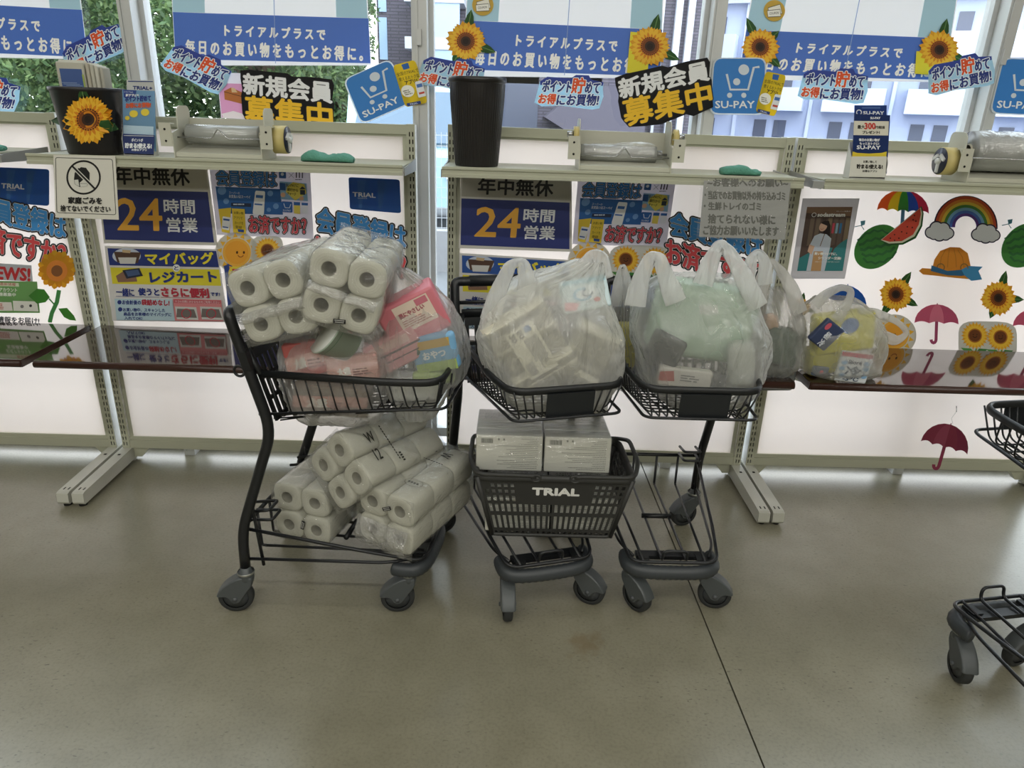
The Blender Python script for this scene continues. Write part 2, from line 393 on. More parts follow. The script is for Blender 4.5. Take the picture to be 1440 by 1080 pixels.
for i, x in enumerate(MX):
    m = MB(); m.box((x, 0.135, 1.27), (0.044, 0.115, 2.54), ALU); m.box((x + 0.030, 0.165, 1.27), (0.018, 0.05, 2.40), ALU); m.box((x - 0.030, 0.165, 1.27), (0.018, 0.05, 2.40), ALU)
    m.box((x - 0.012, 0.0745, 1.27), (0.006, 0.006, 2.5), ALU)
    if i in (3, 5): m.box((x - 0.004, 0.070, 1.62), (0.016, 0.012, 0.05), ALU)
    struct(m.build('trim_%d' % (i + 1)))
def glass_mat():
    m = bpy.data.materials.new('window_glass'); m.use_nodes = True; n = m.node_tree; n.nodes.remove(n.nodes['Principled BSDF'])
    tr = n.nodes.new('ShaderNodeBsdfTransparent'); tr.inputs[0].default_value = (0.94, 0.97, 0.97, 1)
    gl = n.nodes.new('ShaderNodeBsdfGlossy'); gl.inputs['Roughness'].default_value = 0.0
    lw = n.nodes.new('ShaderNodeLayerWeight'); lw.inputs[0].default_value = 0.5; pw = n.nodes.new('ShaderNodeMath'); pw.operation = 'POWER'; pw.inputs[1].default_value = 5.0; n.links.new(lw.outputs['Facing'], pw.inputs[0])
    fr = n.nodes.new('ShaderNodeMath'); fr.operation = 'MULTIPLY_ADD'; fr.inputs[1].default_value = 0.95; fr.inputs[2].default_value = 0.04; n.links.new(pw.outputs[0], fr.inputs[0])
    mx = n.nodes.new('ShaderNodeMixShader'); n.links.new(fr.outputs[0], mx.inputs[0]); n.links.new(tr.outputs[0], mx.inputs[1]); n.links.new(gl.outputs[0], mx.inputs[2])
    n.links.new(mx.outputs[0], n.nodes['Material Output'].inputs[0]); return m
GLASS = glass_mat()
for i in range(len(MX) - 1):
    a, b = MX[i] + 0.021, MX[i + 1] - 0.021; w = empty('window_%d' % (i + 1), ((a + b) / 2, 0.165, 0.09)); struct(w)
    m = MB(); m.box((0, 0, 1.205), (b - a, 0.006, 2.41), GLASS); m.build('glass_pane', w)
    m = MB()
    for z_ in (0.02, 2.39): m.box((0, -0.002, z_), (b - a, 0.045, 0.04), ALU)
    m.build('window_frame', w)

# ================================================================== outside
m = MB(); m.box((0, 20.4, -0.16), (90, 40, 0.1), mat('asphalt', '#6f7276', 0.9, vary=(3, 0.12))); struct(m.build('ground'))
m = MB(); m.box((0, 1.0, -0.06), (30, 1.5, 0.12), mat('pavement_concrete', '#c6c6c4', 0.85, vary=(5, 0.08))); struct(m.build('ground_pavement'))
# wire fence with a low concrete wall by the street
WIRE = mat('galvanised_wire', '#c8ccd2', 0.5, metal=0.3); CONC = mat('fence_concrete', '#9a9ba0', 0.85, vary=(8, 0.1))
f = empty('wire_fence', (0, 4.4, -0.11)); tag(f, 'pale wire grid fence on a low concrete base along the street', 'fence')
m = MB(); m.box((0, 0, 0.2), (16, 0.15, 0.4), CONC); m.build('base_wall', f)
m = MB()
for i in range(-110, 111): m.box((i * 0.05, 0, 0.85), (0.005, 0.005, 0.9), WIRE)
for k in range(10): m.box((0, 0.006, 0.42 + k * 0.095), (11, 0.005, 0.006), WIRE)
m.build('grid', f)
m = MB()
for i in range(-3, 4): m.box((i * 1.8, 0.03, 0.7), (0.045, 0.045, 1.3), WIRE)
m.build('post', f)
# van in the street
van = empty('van', tuple(atz(600, 345, -0.1).xy) + (-0.11,)); van.location = (-1.25, 7.4, -0.11); tag(van, 'pale blue and white van parked behind the wire fence', 'van')
m = MB(); VB = mat('van_paint', '#a9cbe0', 0.3, coat=0.5)
side = [(-1.0, 0.35), (0.9, 0.35), (0.95, 0.95), (0.75, 1.05), (0.35, 1.75), (-0.9, 1.8), (-1.05, 1.0)]
m.prism([(-0.8, -y, z_) for y, z_ in side], (1.6, 0, 0), VB); m.build('body', van)
m = MB(); gm = mat('van_window', '#5d7287', 0.1); m.prism([(-0.7, -0.78, 1.10), (0.7, -0.78, 1.10), (0.62, -0.43, 1.69), (-0.62, -0.43, 1.69)], (0, -0.03, 0.01), gm); m.build('windscreen', van)
m = MB(); m.box((0, -0.97, 0.62), (0.33, 0.02, 0.17), mat('number_plate', '#d9c65a', 0.5)); m.build('number_plate', van)
for sx_ in (-1, 1):
    m = MB(); m.box((sx_ * 0.6, -0.95, 0.78), (0.26, 0.05, 0.16), mat('lamp_glass', '#eef3f6', 0.1)); m.build('headlamp', van)
    for y in (-0.6, 0.65):
        m = MB(); m.lathe([(0.0, -0.1), (0.3, -0.1), (0.3, 0.1), (0.0, 0.1)], mat('tyre', '#202124', 0.7), 20, (sx_ * 0.72, y, 0.3), Ry(PI / 2)); m.build('wheel', van)
# apartment block faced in purple grey tiles
def tile_mat():
    m_ = bpy.data.materials.new('purple_grey_tiles'); m_.use_nodes = True; n = m_.node_tree; p = n.nodes['Principled BSDF']; p.inputs['Roughness'].default_value = 0.6
    co = n.nodes.new('ShaderNodeTexCoord'); mp = n.nodes.new('ShaderNodeMapping'); mp.inputs['Rotation'].default_value = (PI / 2, 0, 0); n.links.new(co.outputs['Object'], mp.inputs['Vector'])
    b = n.nodes.new('ShaderNodeTexBrick'); b.inputs['Scale'].default_value = 2.2; b.inputs['Color1'].default_value = lin('#585464'); b.inputs['Color2'].default_value = lin('#4b4756'); b.inputs['Mortar'].default_value = lin('#3a3843'); b.inputs['Mortar Size'].default_value = 0.03
    b.inputs['Row Height'].default_value = 0.16; b.inputs['Brick Width'].default_value = 0.9
    n.links.new(mp.outputs[0], b.inputs['Vector']); n.links.new(b.outputs['Color'], p.inputs['Base Color']); return m_
TILE = tile_mat(); WHITEP = mat('white_render', '#b9bdc8', 0.7); WGL = mat('blue_window_glass', '#9fb9d6', 0.15); DARKW = mat('dark_window', '#565b6c', 0.2)
BY = 17.0
b = empty('apartment_block', (0, BY, -0.11)); tag(b, 'purple grey tiled apartment block with white balconies across the street', 'building')
def px_(u, v, y=BY): return at(u, v, y)
xl, xr = px_(531, 60).x, px_(985, 60).x
xs_ = px_(650, 60).x
m = MB(); m.box2((xl, 0, 0), (xr, 7, 9.5), TILE); m.build('wall', b)
zb = [px_(600, v).z + 0.11 for v in (192, 131, 66, 3)]
for z0 in zb + [zb[-1] + 1.9]:
    m = MB(); m.box2((px_(577, 60).x, -1.0, z0 - 0.12), (xs_ + 0.1, 0.01, z0 + 0.14), WHITEP); bal = m.build('balcony', b)
    m = MB(); m.box2((px_(588, 60).x, -0.97, z0 + 0.14), (xs_, -0.93, z0 + 0.95), WGL); m.build('balcony_panel', bal)
    m = MB(); m.box2((px_(600, 60).x, -0.04, z0 + 0.2), (px_(640, 60).x, 0.0, z0 + 1.75), DARKW); m.build('window', b)
    m = MB(); m.box2((px_(534, 60).x, -0.04, z0 + 0.75), (px_(545, 60).x, 0.0, z0 + 1.7), WGL); m.build('window', b)
    for a_, c_ in ((705, 760), (800, 850)):
        m = MB(); m.box2((px_(a_, 60).x, -0.04, z0 + 0.3), (px_(c_, 60).x, 0.0, z0 + 1.6), DARKW); m.build('window', b)
zz = px_(860, 150).z + 0.11
m = MB(); m.prism([(px_(768, 60).x, -1.3, zz - 0.3), (px_(860, 60).x, -1.3, zz - 1.2), (px_(905, 60).x, -1.3, zz - 1.2), (px_(905, 60).x, -1.3, zz + 0.45), (px_(820, 60).x, -1.3, zz + 0.45)], (0, 1.3, 0), mat('stair_concrete', '#54515f', 0.8)); m.build('stair_flight', b)
for a_ in (925, 945, 962): 
    m = MB(); m.box2((px_(a_, 60).x, -0.15, 0), (px_(a_ + (9 if a_ > 930 else 4), 60).x, 0.0, 9.5), WHITEP); m.build('pilaster', b)
# pale balcony building on the right, long and receding
b2 = empty('housing_block', (0, 0, -0.11)); tag(b2, 'long pale housing block with rows of balconies behind the right windows', 'building')
PB = mat('pale_render', '#a9b3cd', 0.75, vary=(0.7, 0.06)); PB2 = mat('pale_balcony', '#c3cce2', 0.7)
A0, A1 = Vector((6.2, 27.0, 0)), Vector((22.5, 19.0, 0)); dr = (A1 - A0).normalized(); nr = Vector((dr.y, -dr.x, 0)); Lb = (A1 - A0).length
if nr.y > 0: nr = -nr
def bb(s0, s1, o0, o1, z0, z1, mm, name, par=b2):
    m = MB(); P = [A0 + dr * s + nr * o + Vector((0, 0, z0)) for s, o in ((s0, o0), (s1, o0), (s1, o1), (s0, o1))]
    m.prism(P, (0, 0, z1 - z0), mm); return m.build(name, par)
HT = 5.35
bb(0, Lb, -6, 0, 0, HT, PB, 'wall'); bb(-0.2, Lb + 0.2, -6.2, 0.25, HT, HT + 0.18, WHITEP, 'roof')
bb(4.6, 6.6, -4, -1.5, HT, HT + 0.9, PB2, 'roof_room')
nb = 7
for fl in range(3):
    z0 = 0.05 + fl * 1.72
    for k in range(nb):
        s0 = 0.3 + k * (Lb / nb); s1 = s0 + Lb / nb - 0.65
        bl = bb(s0, s1, 0, 0.75, z0 + 0.05, z0 + 0.82, PB2, 'balcony')
        for q in (0.16, 0.52): bb(s0 + (s1 - s0) * q, s0 + (s1 - s0) * (q + 0.22), 0, 0.03, z0 + 0.35, z0 + 1.45, DARKW, 'window')
        bb(s1 + 0.18, s1 + 0.30, 0, 0.12, 0, HT, PB2, 'drain_pipe') if fl == 0 else None
# trees outside the left windows
LEAFS = [mat('leaf_green', c, 0.55, transl=0.35) for c in ('#5c7648', '#49663d', '#738a58', '#3c5535')]
BARK = mat('bark', '#5a4d40', 0.9)
def tree(loc, h, r, label, seed, n=15000):
    rn = random.Random(seed); t = empty('broadleaf_tree', loc); tag(t, label, 'tree', 'trees beyond the street')
    m = MB(); m.tube([(0, 0, 0), (0.05, 0, h * 0.35), (-0.05, 0.1, h * 0.8)], [0.16, 0.11, 0.03], BARK, 8)
    cl = []
    for k in range(26):
        a = rn.uniform(0, 2 * PI); q = rn.uniform(0.15, 1); z_ = h * rn.uniform(0.22, 0.95); e = math.sin(PI * min(1, max(0.08, (z_ / h - 0.1))))
        c = Vector((math.cos(a) * r * q * e, math.sin(a) * r * q * e, z_)); cl.append((c, r * rn.uniform(0.28, 0.5)))
        m.tube([(0, 0, z_ * 0.7), c * 0.6 + Vector((0, 0, z_ * 0.35)), c], [0.05, 0.03, 0.01], BARK, 5)
    m.build('trunk', t); m = MB()
    for i in range(n):
        c, q = cl[i % len(cl)]
        d = Vector((rn.gauss(0, 1), rn.gauss(0, 1), rn.gauss(0, 1))); d = d.normalized() * q * rn.uniform(0.45, 1.05); p = c + d
        s = rn.uniform(0.035, 0.085); a = Vector((rn.gauss(0, 1), rn.gauss(0, 1), rn.gauss(0, 1))).normalized(); b_ = a.orthogonal().normalized()
        m.add([p, p + a * s + b_ * s * 0.45, p + a * s * 2, p + a * s - b_ * s * 0.45], [(0, 1, 2, 3)], LEAFS[rn.randrange(4)])
    m.build('foliage', t)
for q in [((-11.7, 11.5, -0.1), 5.4, 1.5, 'bushy green tree outside the leftmost window', 1), ((-8.1, 11.2, -0.1), 5.0, 1.5, 'tree seen through the window above the sunflower pot', 2), ((-4.5, 11.4, -0.1), 4.4, 1.5, 'tree seen right above the left bag dispenser', 3),
          ((-13.6, 15.6, -0.1), 6.2, 1.5, 'farther tree showing over the left picture edge poster', 4), ((-10.0, 15.4, -0.1), 6.6, 1.5, 'farther tree standing between the first two near trees', 5), ((-6.4, 15.5, -0.1), 6.4, 1.5, 'farther tree showing beside the blue payment sticker left of the middle column', 6),
          ((-3.75, 14.0, -0.1), 4.4, 0.85, 'slender tree just left of the tiled apartment block', 7)]: tree(*q)
hm = MB(); HED = LEAFS[1]; rn = random.Random(11)
for i in range(20000):
    p = Vector((rn.uniform(-17, -4.9), rn.uniform(18.2, 19.6), rn.uniform(-0.1, 5.2) ** 1.0)); sz = rn.uniform(0.08, 0.17); a = Vector((rn.gauss(0, 1), rn.gauss(0, 1), rn.gauss(0, 1))).normalized(); b_ = a.orthogonal().normalized()
    hm.add([p, p + a * sz + b_ * sz * 0.5, p + a * sz * 2, p + a * sz - b_ * sz * 0.5], [(0, 1, 2, 3)], LEAFS[rn.randrange(4)])
tag(hm.build('shrubbery'), 'dense green shrubbery far behind the trees on the left', 'shrubbery', kind='stuff')

# ================================================================== display frames with backlit panels
RAIL = mat('putty_enamel', '#b0b19d', 0.42, spec=0.5); WENAM = mat('white_enamel', '#bdbdb2', 0.4)
HOLE_BLACK = mat('shade_and_black_parts', '#15140f', 0.9)  # near black: shade painted into holes, also a few black fittings
PANEL = mat('backlit_panel', '#f6eee9', 0.45, spec=0.25, transl=0.72)
T_, B_ = 1.340, 0.065
def upright(mirror):
    m = MB(); w = 0.030; xs = [0, 0.0055, 0.0095, 0.0165, 0.0205, w]
    if mirror: xs = [w - x for x in reversed(xs)]
    zs = [0.0]; z = 0.012
    while z < T_ - B_ - 0.03: zs += [z, z + 0.0150]; z += 0.025
    zs.append(T_ - B_)
    nz_ = len(zs)
    m.holed((-w / 2, 0, 0), (1, 0, 0), (0, 0, 1), xs, zs, lambda i, j: i in (1, 3) and j % 2 == 1, (0, 0.0018, 0), RAIL)
    H = T_ - B_
    SIDE = mat('upright_side_lit', '#ececea', 0.35); m.box2((-w / 2, 0.0018, 0), (-w / 2 + 0.0018, 0.06, H), SIDE); m.box2((w / 2 - 0.0018, 0.0018, 0), (w / 2, 0.06, H), SIDE)  # white sides coloured paler still, for the window light in the gaps
    m.box2((-w / 2 + 0.0018, 0.045, 0), (w / 2 - 0.0018, 0.06, H), HOLE_BLACK); m.box2((-w / 2, 0.0, H), (w / 2, 0.06, H + 0.002), RAIL)  # inner back coloured near black as shade behind the slots
    return m
def foot():
    m = MB(); w = 0.042
    prof = [(0.0, 0.014), (-0.355, 0.014), (-0.36, 0.022), (-0.357, 0.056), (-0.345, 0.06), (0.0, 0.066), (0.06, 0.066), (0.06, 0.014)]
    m.prism([(-w / 2, y, z) for y, z in prof], (w, 0, 0), WENAM)
    for x in (-0.007, 0.009): m.box((x, -0.325, 0.0605), (0.004, 0.016, 0.001), HOLE_BLACK)  # thin dark patches, the shade of slots put in as colour
    m.box((0.0, -0.06, 0.0657), (0.010, 0.010, 0.001), HOLE_BLACK)
    m.lathe([(0.0, 0.0), (0.014, 0.0), (0.014, 0.006), (0.006, 0.008), (0.006, 0.016)], HOLE_BLACK, 12, (0, -0.335, 0)); m.lathe([(0.0, 0.0), (0.016, 0.0), (0.016, 0.006), (0.006, 0.008), (0.006, 0.016)], mat('white_plastic', '#e2e2dc', 0.4), 12, (0, 0.03, 0))
    return m
FRAMES = [(-2.755, -1.585, 'display frame with a backlit panel at the far left of the row', 0), (-1.530, -0.348, 'display frame behind the toilet paper cart carrying the 24 hour sign with sun stickers', 0),
          (-0.2115, 0.967, 'display frame behind the two middle carts with the other 24 hour sign', 0.006), (1.020, 2.195, 'display frame with umbrella and watermelon stickers at the right end', -0.004)]
for xl_, xr_, lab, roll in FRAMES:
    cx = (xl_ + xr_) / 2; W = xr_ - xl_
    t = empty('display_frame', (cx, 0, 0)); t.rotation_euler = (0, roll, 0); tag(t, lab, 'display frame', 'backlit display frames')
    for s_ in (-1, 1):
        upright(s_ > 0).build('upright', t, (s_ * W / 2, 0, B_)); foot().build('foot', t, (s_ * W / 2, 0.0, 0))
        m = MB(); m.prism([(s_ * (W / 2 - 0.015), 0.012, 0.066), (s_ * (W / 2 - 0.085), 0.012, 0.066), (s_ * (W / 2 - 0.05), 0.012, 0.022), (s_ * (W / 2 - 0.015), 0.012, 0.022)], (0, 0.03, 0), RAIL); m.build('gusset', t)
    hw = W / 2 - 0.015
    m = MB(); m.box2((-hw, 0.004, 1.308), (hw, 0.05, 1.340), RAIL); m.box2((-hw, 0.012, 1.300), (hw, 0.03, 1.308), RAIL); m.build('top_rail', t)
    m = MB(); m.box2((-hw, 0.002, 0.066), (hw, 0.05, 0.100), RAIL); m.box2((-hw, 0.009, 0.100), (hw, 0.03, 0.114), RAIL); m.build('bottom_rail', t)
    for s_ in (-1, 1): m = MB(); m.box2((s_ * hw, 0.0125, 0.114), (s_ * (hw - 0.014), 0.03, 1.300), RAIL); m.build('panel_edge', t)
    m = MB(); m.box2((-hw + 0.006, 0.014, 0.108), (hw - 0.006, 0.020, 1.304), PANEL); m.build('panel', t)
# shelves along the top of the frames
def shelf(x0, x1, label, left_br=False, right_br=False):
    t = empty('shelf', ((x0 + x1) / 2, 0, 1.2)); tag(t, label, 'shelf', 'putty coloured shelves along the frames'); W = (x1 - x0) / 2
    m = MB(); m.box2((-W, -0.29, 0.017), (W, -0.004, 0.024), RAIL); m.build('board', t)
    m = MB(); lip = [(-0.290, 0.024), (-0.300, 0.028), (-0.302, 0.026), (-0.302, 0.020), (-0.298, 0.017), (-0.298, 0.008), (-0.303, 0.005), (-0.303, -0.004), (-0.290, -0.004)]
    m.prism([(-W, y, z) for y, z in lip], (2 * W, 0, 0), RAIL); m.build('front_lip', t)
    for s_, on in ((-1, left_br), (1, right_br)):
        m = MB(); m.prism([(s_ * (W + 0.001), -0.285, 0.018), (s_ * (W + 0.001), -0.005, 0.03), (s_ * (W + 0.001), -0.005, -0.012), (s_ * (W + 0.001), -0.285, -0.006)], (s_ * 0.004, 0, 0), mat('zinc', '#a4a6a4', 0.4, metal=0.4))
        if on: m.box2((s_ * W, -0.298, -0.003), (s_ * (W + 0.036), -0.280, 0.020), mat('zinc', '#a4a6a4', 0.4, metal=0.4))
        m.build('bracket', t)
    return t
shelf(-2.72, -1.615, 'shelf at the far left with a folded green cloth', False, True)
shelf(-1.500, -0.335, 'shelf carrying the sunflower pot and the left bag dispenser')
shelf(-0.212, 0.925, 'shelf carrying the ribbed black bin and the middle bag dispenser')
shelf(0.990, 2.17, 'shelf carrying the white leaflet holder at the right', True, False)
# packing tables
DARKT = mat('dark_brown_laminate', '#33231d', 0.07, spec=0.75, coat=0.6); EDGE = mat('brown_edge', '#3a211a', 0.28)
def table(x0, x1, label):
    t = empty('packing_table', ((x0 + x1) / 2, -0.23, 0.572)); tag(t, label, 'table', 'dark brown packing tables'); W = (x1 - x0) / 2
    m = MB(); m.box2((-W, -0.185, -0.008), (W, 0.222, 0.016), DARKT); m.build('tabletop', t)
    m = MB(); m.tube([(-W, -0.186, 0.004), (W, -0.186, 0.004)], 0.0125, EDGE, 16); m.build('front_edge', t)
    for s_ in (-1, 1):
        m = MB(); m.box2((s_ * W, -0.185, -0.009), (s_ * (W + 0.002), 0.222, 0.0155), EDGE); m.build('side_edge', t)
        m = MB(); m.prism([(s_ * (W - 0.03), -0.15, -0.0085), (s_ * (W - 0.03), 0.226, -0.0085), (s_ * (W - 0.03), 0.226, -0.10)], (s_ * 0.003, 0, 0), RAIL); m.build('bracket', t)
table(-2.77, -1.580, 'dark brown packing table at the far left of the row')
table(-1.535, -0.340, 'dark brown packing table behind the toilet paper cart')
table(-0.215, 0.960, 'dark brown packing table behind the two middle carts')
table(1.015, 2.19, 'dark brown packing table carrying the yellow grocery bag')
# ================================================================== printed sheets on the windows
def rot_map(c0, c1, deg, s=1.0, shear=0.0):
    a = math.radians(deg); c, q = math.cos(a), math.sin(a)
    def f(u, v):
        x, y = (u - c0[0]) * s, (v - c0[1]) * s; x += shear * y
        return (c1[0] + x * c - y * q, c1[1] + x * q + y * c)
    return f
NAVY, SKY, WH, PBL = '#2b3f92', '#b4dcf2', '#fbfbfd', '#5279d2'
def poster(src_dst, label, Yp=0.143):
    s = Sheet(Yp, affine([(243, 20), (519, 28), (247, 92)], src_dst)); s_ = s
    s.base(quad((237, -75), (513, -68), (522, 92), (247, 92)), WH)
    s.poly(quad((240, -72), (286, -71), (288, 18), (243, 17)), SKY); s.poly(quad((470, -69), (511, -68), (517, 26), (473, 24)), SKY)
    s.poly(quad((243, 17), (518, 26), (521, 89), (247, 83)), PBL)
    s.text(' '.join('トライアルプラスで'), (316, 35), (457, 41), (316, 50), '#ffffff', 0.75); s.text(' '.join('毎日のお買い物をもっとお得に。'), (261, 56), (510, 66), (261, 76), '#ffffff', 0.75)
    s.poly(quad((383, -68), (384, -68), (388, 89), (387, 89)), '#8fa9dc')
    return s_.build('window_poster', label, 'poster', 'blue savings posters on the windows')
poster([(-159, 2), (116, 16), (-150, 78)], 'blue savings poster at the left picture edge, its right part showing')
poster([(243, 20), (519, 28), (247, 92)], 'blue savings poster left of the middle window column with no flower stuck on it')
p = poster([(655, 32), (932, 44), (652, 107)], 'blue savings poster between the two sunflowers above the ribbed bin')
p = poster([(1049, 45), (1338, 56), (1038, 112)], 'blue savings poster high in the right window beside the coupon badge')
def coupon(cx, cy, label):
    s = Sheet(0.1395); s.base([(cx + 15 * math.cos(2 * PI * k / 28), cy + 15 * math.sin(2 * PI * k / 28)) for k in range(28)], '#f0cf63', 0.0005)
    s.poly([(cx - 9, cy - 4), (cx + 8, cy - 9), (cx + 11, cy + 4), (cx - 7, cy + 7)], '#f4f2e8'); s.stroke([(cx - 9, cy - 4), (cx + 8, cy - 9), (cx + 11, cy + 4), (cx - 7, cy + 7)], 0.8, '#3a3a40', True)
    s.poly([(cx - 10, cy + 0), (cx + 8, cy - 2), (cx + 9, cy + 8), (cx - 9, cy + 9)], '#f8f7f0'); s.stroke([(cx - 10, cy + 0), (cx + 8, cy - 2), (cx + 9, cy + 8), (cx - 9, cy + 9)], 0.8, '#3a3a40', True)
    s.text('COUPON', (cx - 7, cy + 2.5), (cx + 6, cy + 1.2), (cx - 7, cy + 5.8), '#3a3a40')
    s.build('coupon_badge', label, 'sticker', 'coupon badges')
coupon(679, 7, 'round yellow coupon badge above the sunflower left of the middle poster'); coupon(1089, 15, 'round yellow coupon badge on the right hand blue poster')
# sunflowers
def sunflower(cx, cy, r, deg, label, Y, name='sunflower_sticker', group='printed sunflower stickers', patch=None, leaves=((-80, 1.62), (20, 1.6), (120, 1.35)), put=None, parent=None, thin=0.0006):
    s = Sheet(Y, rot_map((0, 0), (cx, cy), deg), put); n = 20; rn = random.Random(int(cx))
    for a, q in leaves:
        c, d = math.cos(math.radians(a)), math.sin(math.radians(a)); L = r * q
        P = [(c * L * t - d * w, d * L * t + c * w) for t, w in ((0.35, -r * .10), (0.6, -r * .24), (0.8, -r * .17), (1, 0), (0.8, r * .17), (0.6, r * .24), (0.35, r * .10))]
        s.base(P, '#3c6a37', thin); s.stroke([(c * L * .4, d * L * .4), (c * L * .95, d * L * .95)], r * .03, '#6f9a58')
    if patch: s.poly(patch, '#e9dc3a')
    def petals(k0, R, w, col, lo):
        for k in range(n):
            a = 2 * PI * (k + k0) / n; R2 = R * rn.uniform(0.92, 1.06); c, d = math.cos(a), math.sin(a)
            P = [(c * t * R2 - d * q * R2, d * t * R2 + c * q * R2) for t, q in ((lo, -.06), (.62, -w), (.85, -w * .72), (1, 0), (.85, w * .72), (.62, w), (lo, .06))]
            s.poly(P, col); s.n -= 1
        s.n += 1
    s.base([(r * .62 * math.cos(2 * PI * k / 30), r * .62 * math.sin(2 * PI * k / 30)) for k in range(30)], '#d98a1e', thin)
    petals(0.5, r, 0.155, '#e2a022', 0.3); petals(0, r * .93, 0.13, '#f0bd37', 0.3)
    petals(0.25, r * .66, 0.10, '#d9861f', 0.25)
    s.circ(0, 0, r * .44, '#a8591b'); s.circ(0, 0, r * .37, '#7a4117')
    for k in range(26):
        a = 2 * PI * k / 26; s.circ(r * .42 * math.cos(a), r * .42 * math.sin(a), r * .035, '#4c2a13', n=6); s.n -= 1
    s.n += 1; s.circ(0, 0, r * .25, '#3a2316'); s.circ(0, 0, r * .15, '#22150e')
    o = s.build(name, None, None, None, parent)
    if label: tag(o, label, 'sticker', group)
    return o
sunflower(655, 58, 28, 0, 'sunflower sticker on the window above the ribbed black bin', 0.1380)
sunflower(914, 65, 29, 5, 'sunflower sticker on the window at the right end of the middle blue poster', 0.1380, patch=[(-29, -18), (0, -18), (0, 40), (-29, 40)])
sunflower(1069, 66, 27, -10, 'sunflower sticker above the upright blue payment sticker', 0.1380, leaves=((-105, 1.7), (-30, 1.3), (55, 1.5)))
sunflower(1321, 70, 28, 4, 'sunflower sticker at the right end of the right hand blue poster', 0.1380, patch=[(-32, 4), (-4, 4), (-4, 36), (-32, 36)])
# point saving stickers
def point_sticker(c, deg, sc, label, Y=0.1370):
    s = Sheet(Y, rot_map((801, 131), c, deg, sc, -0.12))
    s.base([(757, 116), (766, 109), (800, 110), (806, 105), (824, 105), (828, 111), (846, 114), (847, 124), (849, 134), (846, 151), (836, 153), (792, 149), (765, 151), (754, 146)], '#bfe0f0', 0.0006)
    s.poly([(757, 116), (766, 109), (800, 110), (806, 105), (824, 105), (828, 111), (846, 114), (846, 119), (800, 118), (758, 121)], '#33459a')
    W1 = ('#eef4f8', 1.6)
    s.text('ポイント', (762, 114), (802, 114), (762, 130), '#28397f', 0.7, W1); s.text('貯', (803, 109), (821, 109), (803, 131), '#e0562c', 0.7, W1); s.text('めて', (822, 115), (842, 115), (822, 130), '#28397f', 0.6, W1)
    s.text('お得', (759, 133), (783, 133), (759, 147), '#e0562c', 0.6, W1); s.text('にお買物!', (785, 133), (843, 131), (785, 149), '#28397f', 0.6, W1)
    s.build('point_sticker', label, 'sticker', 'point saving stickers on the windows')
point_sticker((132, 70), -27, 1.0, 'tilted point saving sticker above the newspapers in the sunflower pot')
point_sticker((276, 97), 24, 1.0, 'tilted point saving sticker just left of the pink sheet')
point_sticker((634, 106), 9, 0.98, 'point saving sticker partly hidden by the ribbed black bin', 0.069)
point_sticker((801, 131), 2, 1.0, 'level point saving sticker in the middle window right of the ribbed bin')
point_sticker((1172, 122), 3, 1.02, 'point saving sticker just above the white leaflet holder')
point_sticker((1351, 106), -12, 1.02, 'point saving sticker tilted up at the right end of the right poster', 0.069)
point_sticker((-20, 132), 8, 1.0, 'point saving sticker cut by the left picture edge')
# pink sheet and member recruiting stickers
s = Sheet(0.1420); s.base(quad((305, 102), (345, 103), (352, 168), (311, 166)), '#eceaf0', 0.0006); s.poly(quad((307, 117), (346, 118), (351, 166), (312, 165)), '#e7a6d6')
s.poly([(315, 128), (325, 123), (345, 132), (347, 144), (340, 146), (316, 140)], '#b9713c'); s.stroke([(315, 129), (345, 137), (346, 145)], 0.9, '#5e3820'); s.poly([(325, 123), (330, 124), (334, 130), (326, 130)], '#dfc093')
s.poly([(312, 160), (328, 156), (345, 161), (350, 167), (314, 166)], '#f1e9f0'); s.build('pink_sheet', 'pink sheet with a wallet drawing behind the left recruiting sticker', 'poster')
def recruit(mp, label, Y=0.1340):
    s = Sheet(Y, mp); K = '#16151a'
    s.base([(338, 99), (352, 98), (380, 101), (404, 103), (412, 108), (437, 108), (467, 112), (470, 120), (467, 140), (470, 146), (468, 186), (440, 190), (430, 184), (395, 187), (372, 182), (350, 176), (341, 160), (339, 134), (341, 126), (338, 110)], K, 0.0008)
    s.text('新規会員', (342, 103), (466, 116), (343, 132), '#e9eaec', 1.2, (K, 2.5))
    s.text('募集中', (344, 134), (466, 146), (346, 174), '#ecbc2c', 1.25, (K, 2.5)); s.text('募集中', (345, 134), (466, 145), (346, 156), '#ead52e', 0.2) if False else None
    s.build('recruiting_sticker', label, 'sticker', 'member recruiting stickers')
recruit(None, 'black edged member recruiting sticker beside the pink sheet above the left dispenser')
recruit(affine([(342, 103), (466, 116), (346, 174)], [(869, 112), (994, 85), (880, 178)]), 'black edged member recruiting sticker tilted upward above the middle bag dispenser', 0.0660)
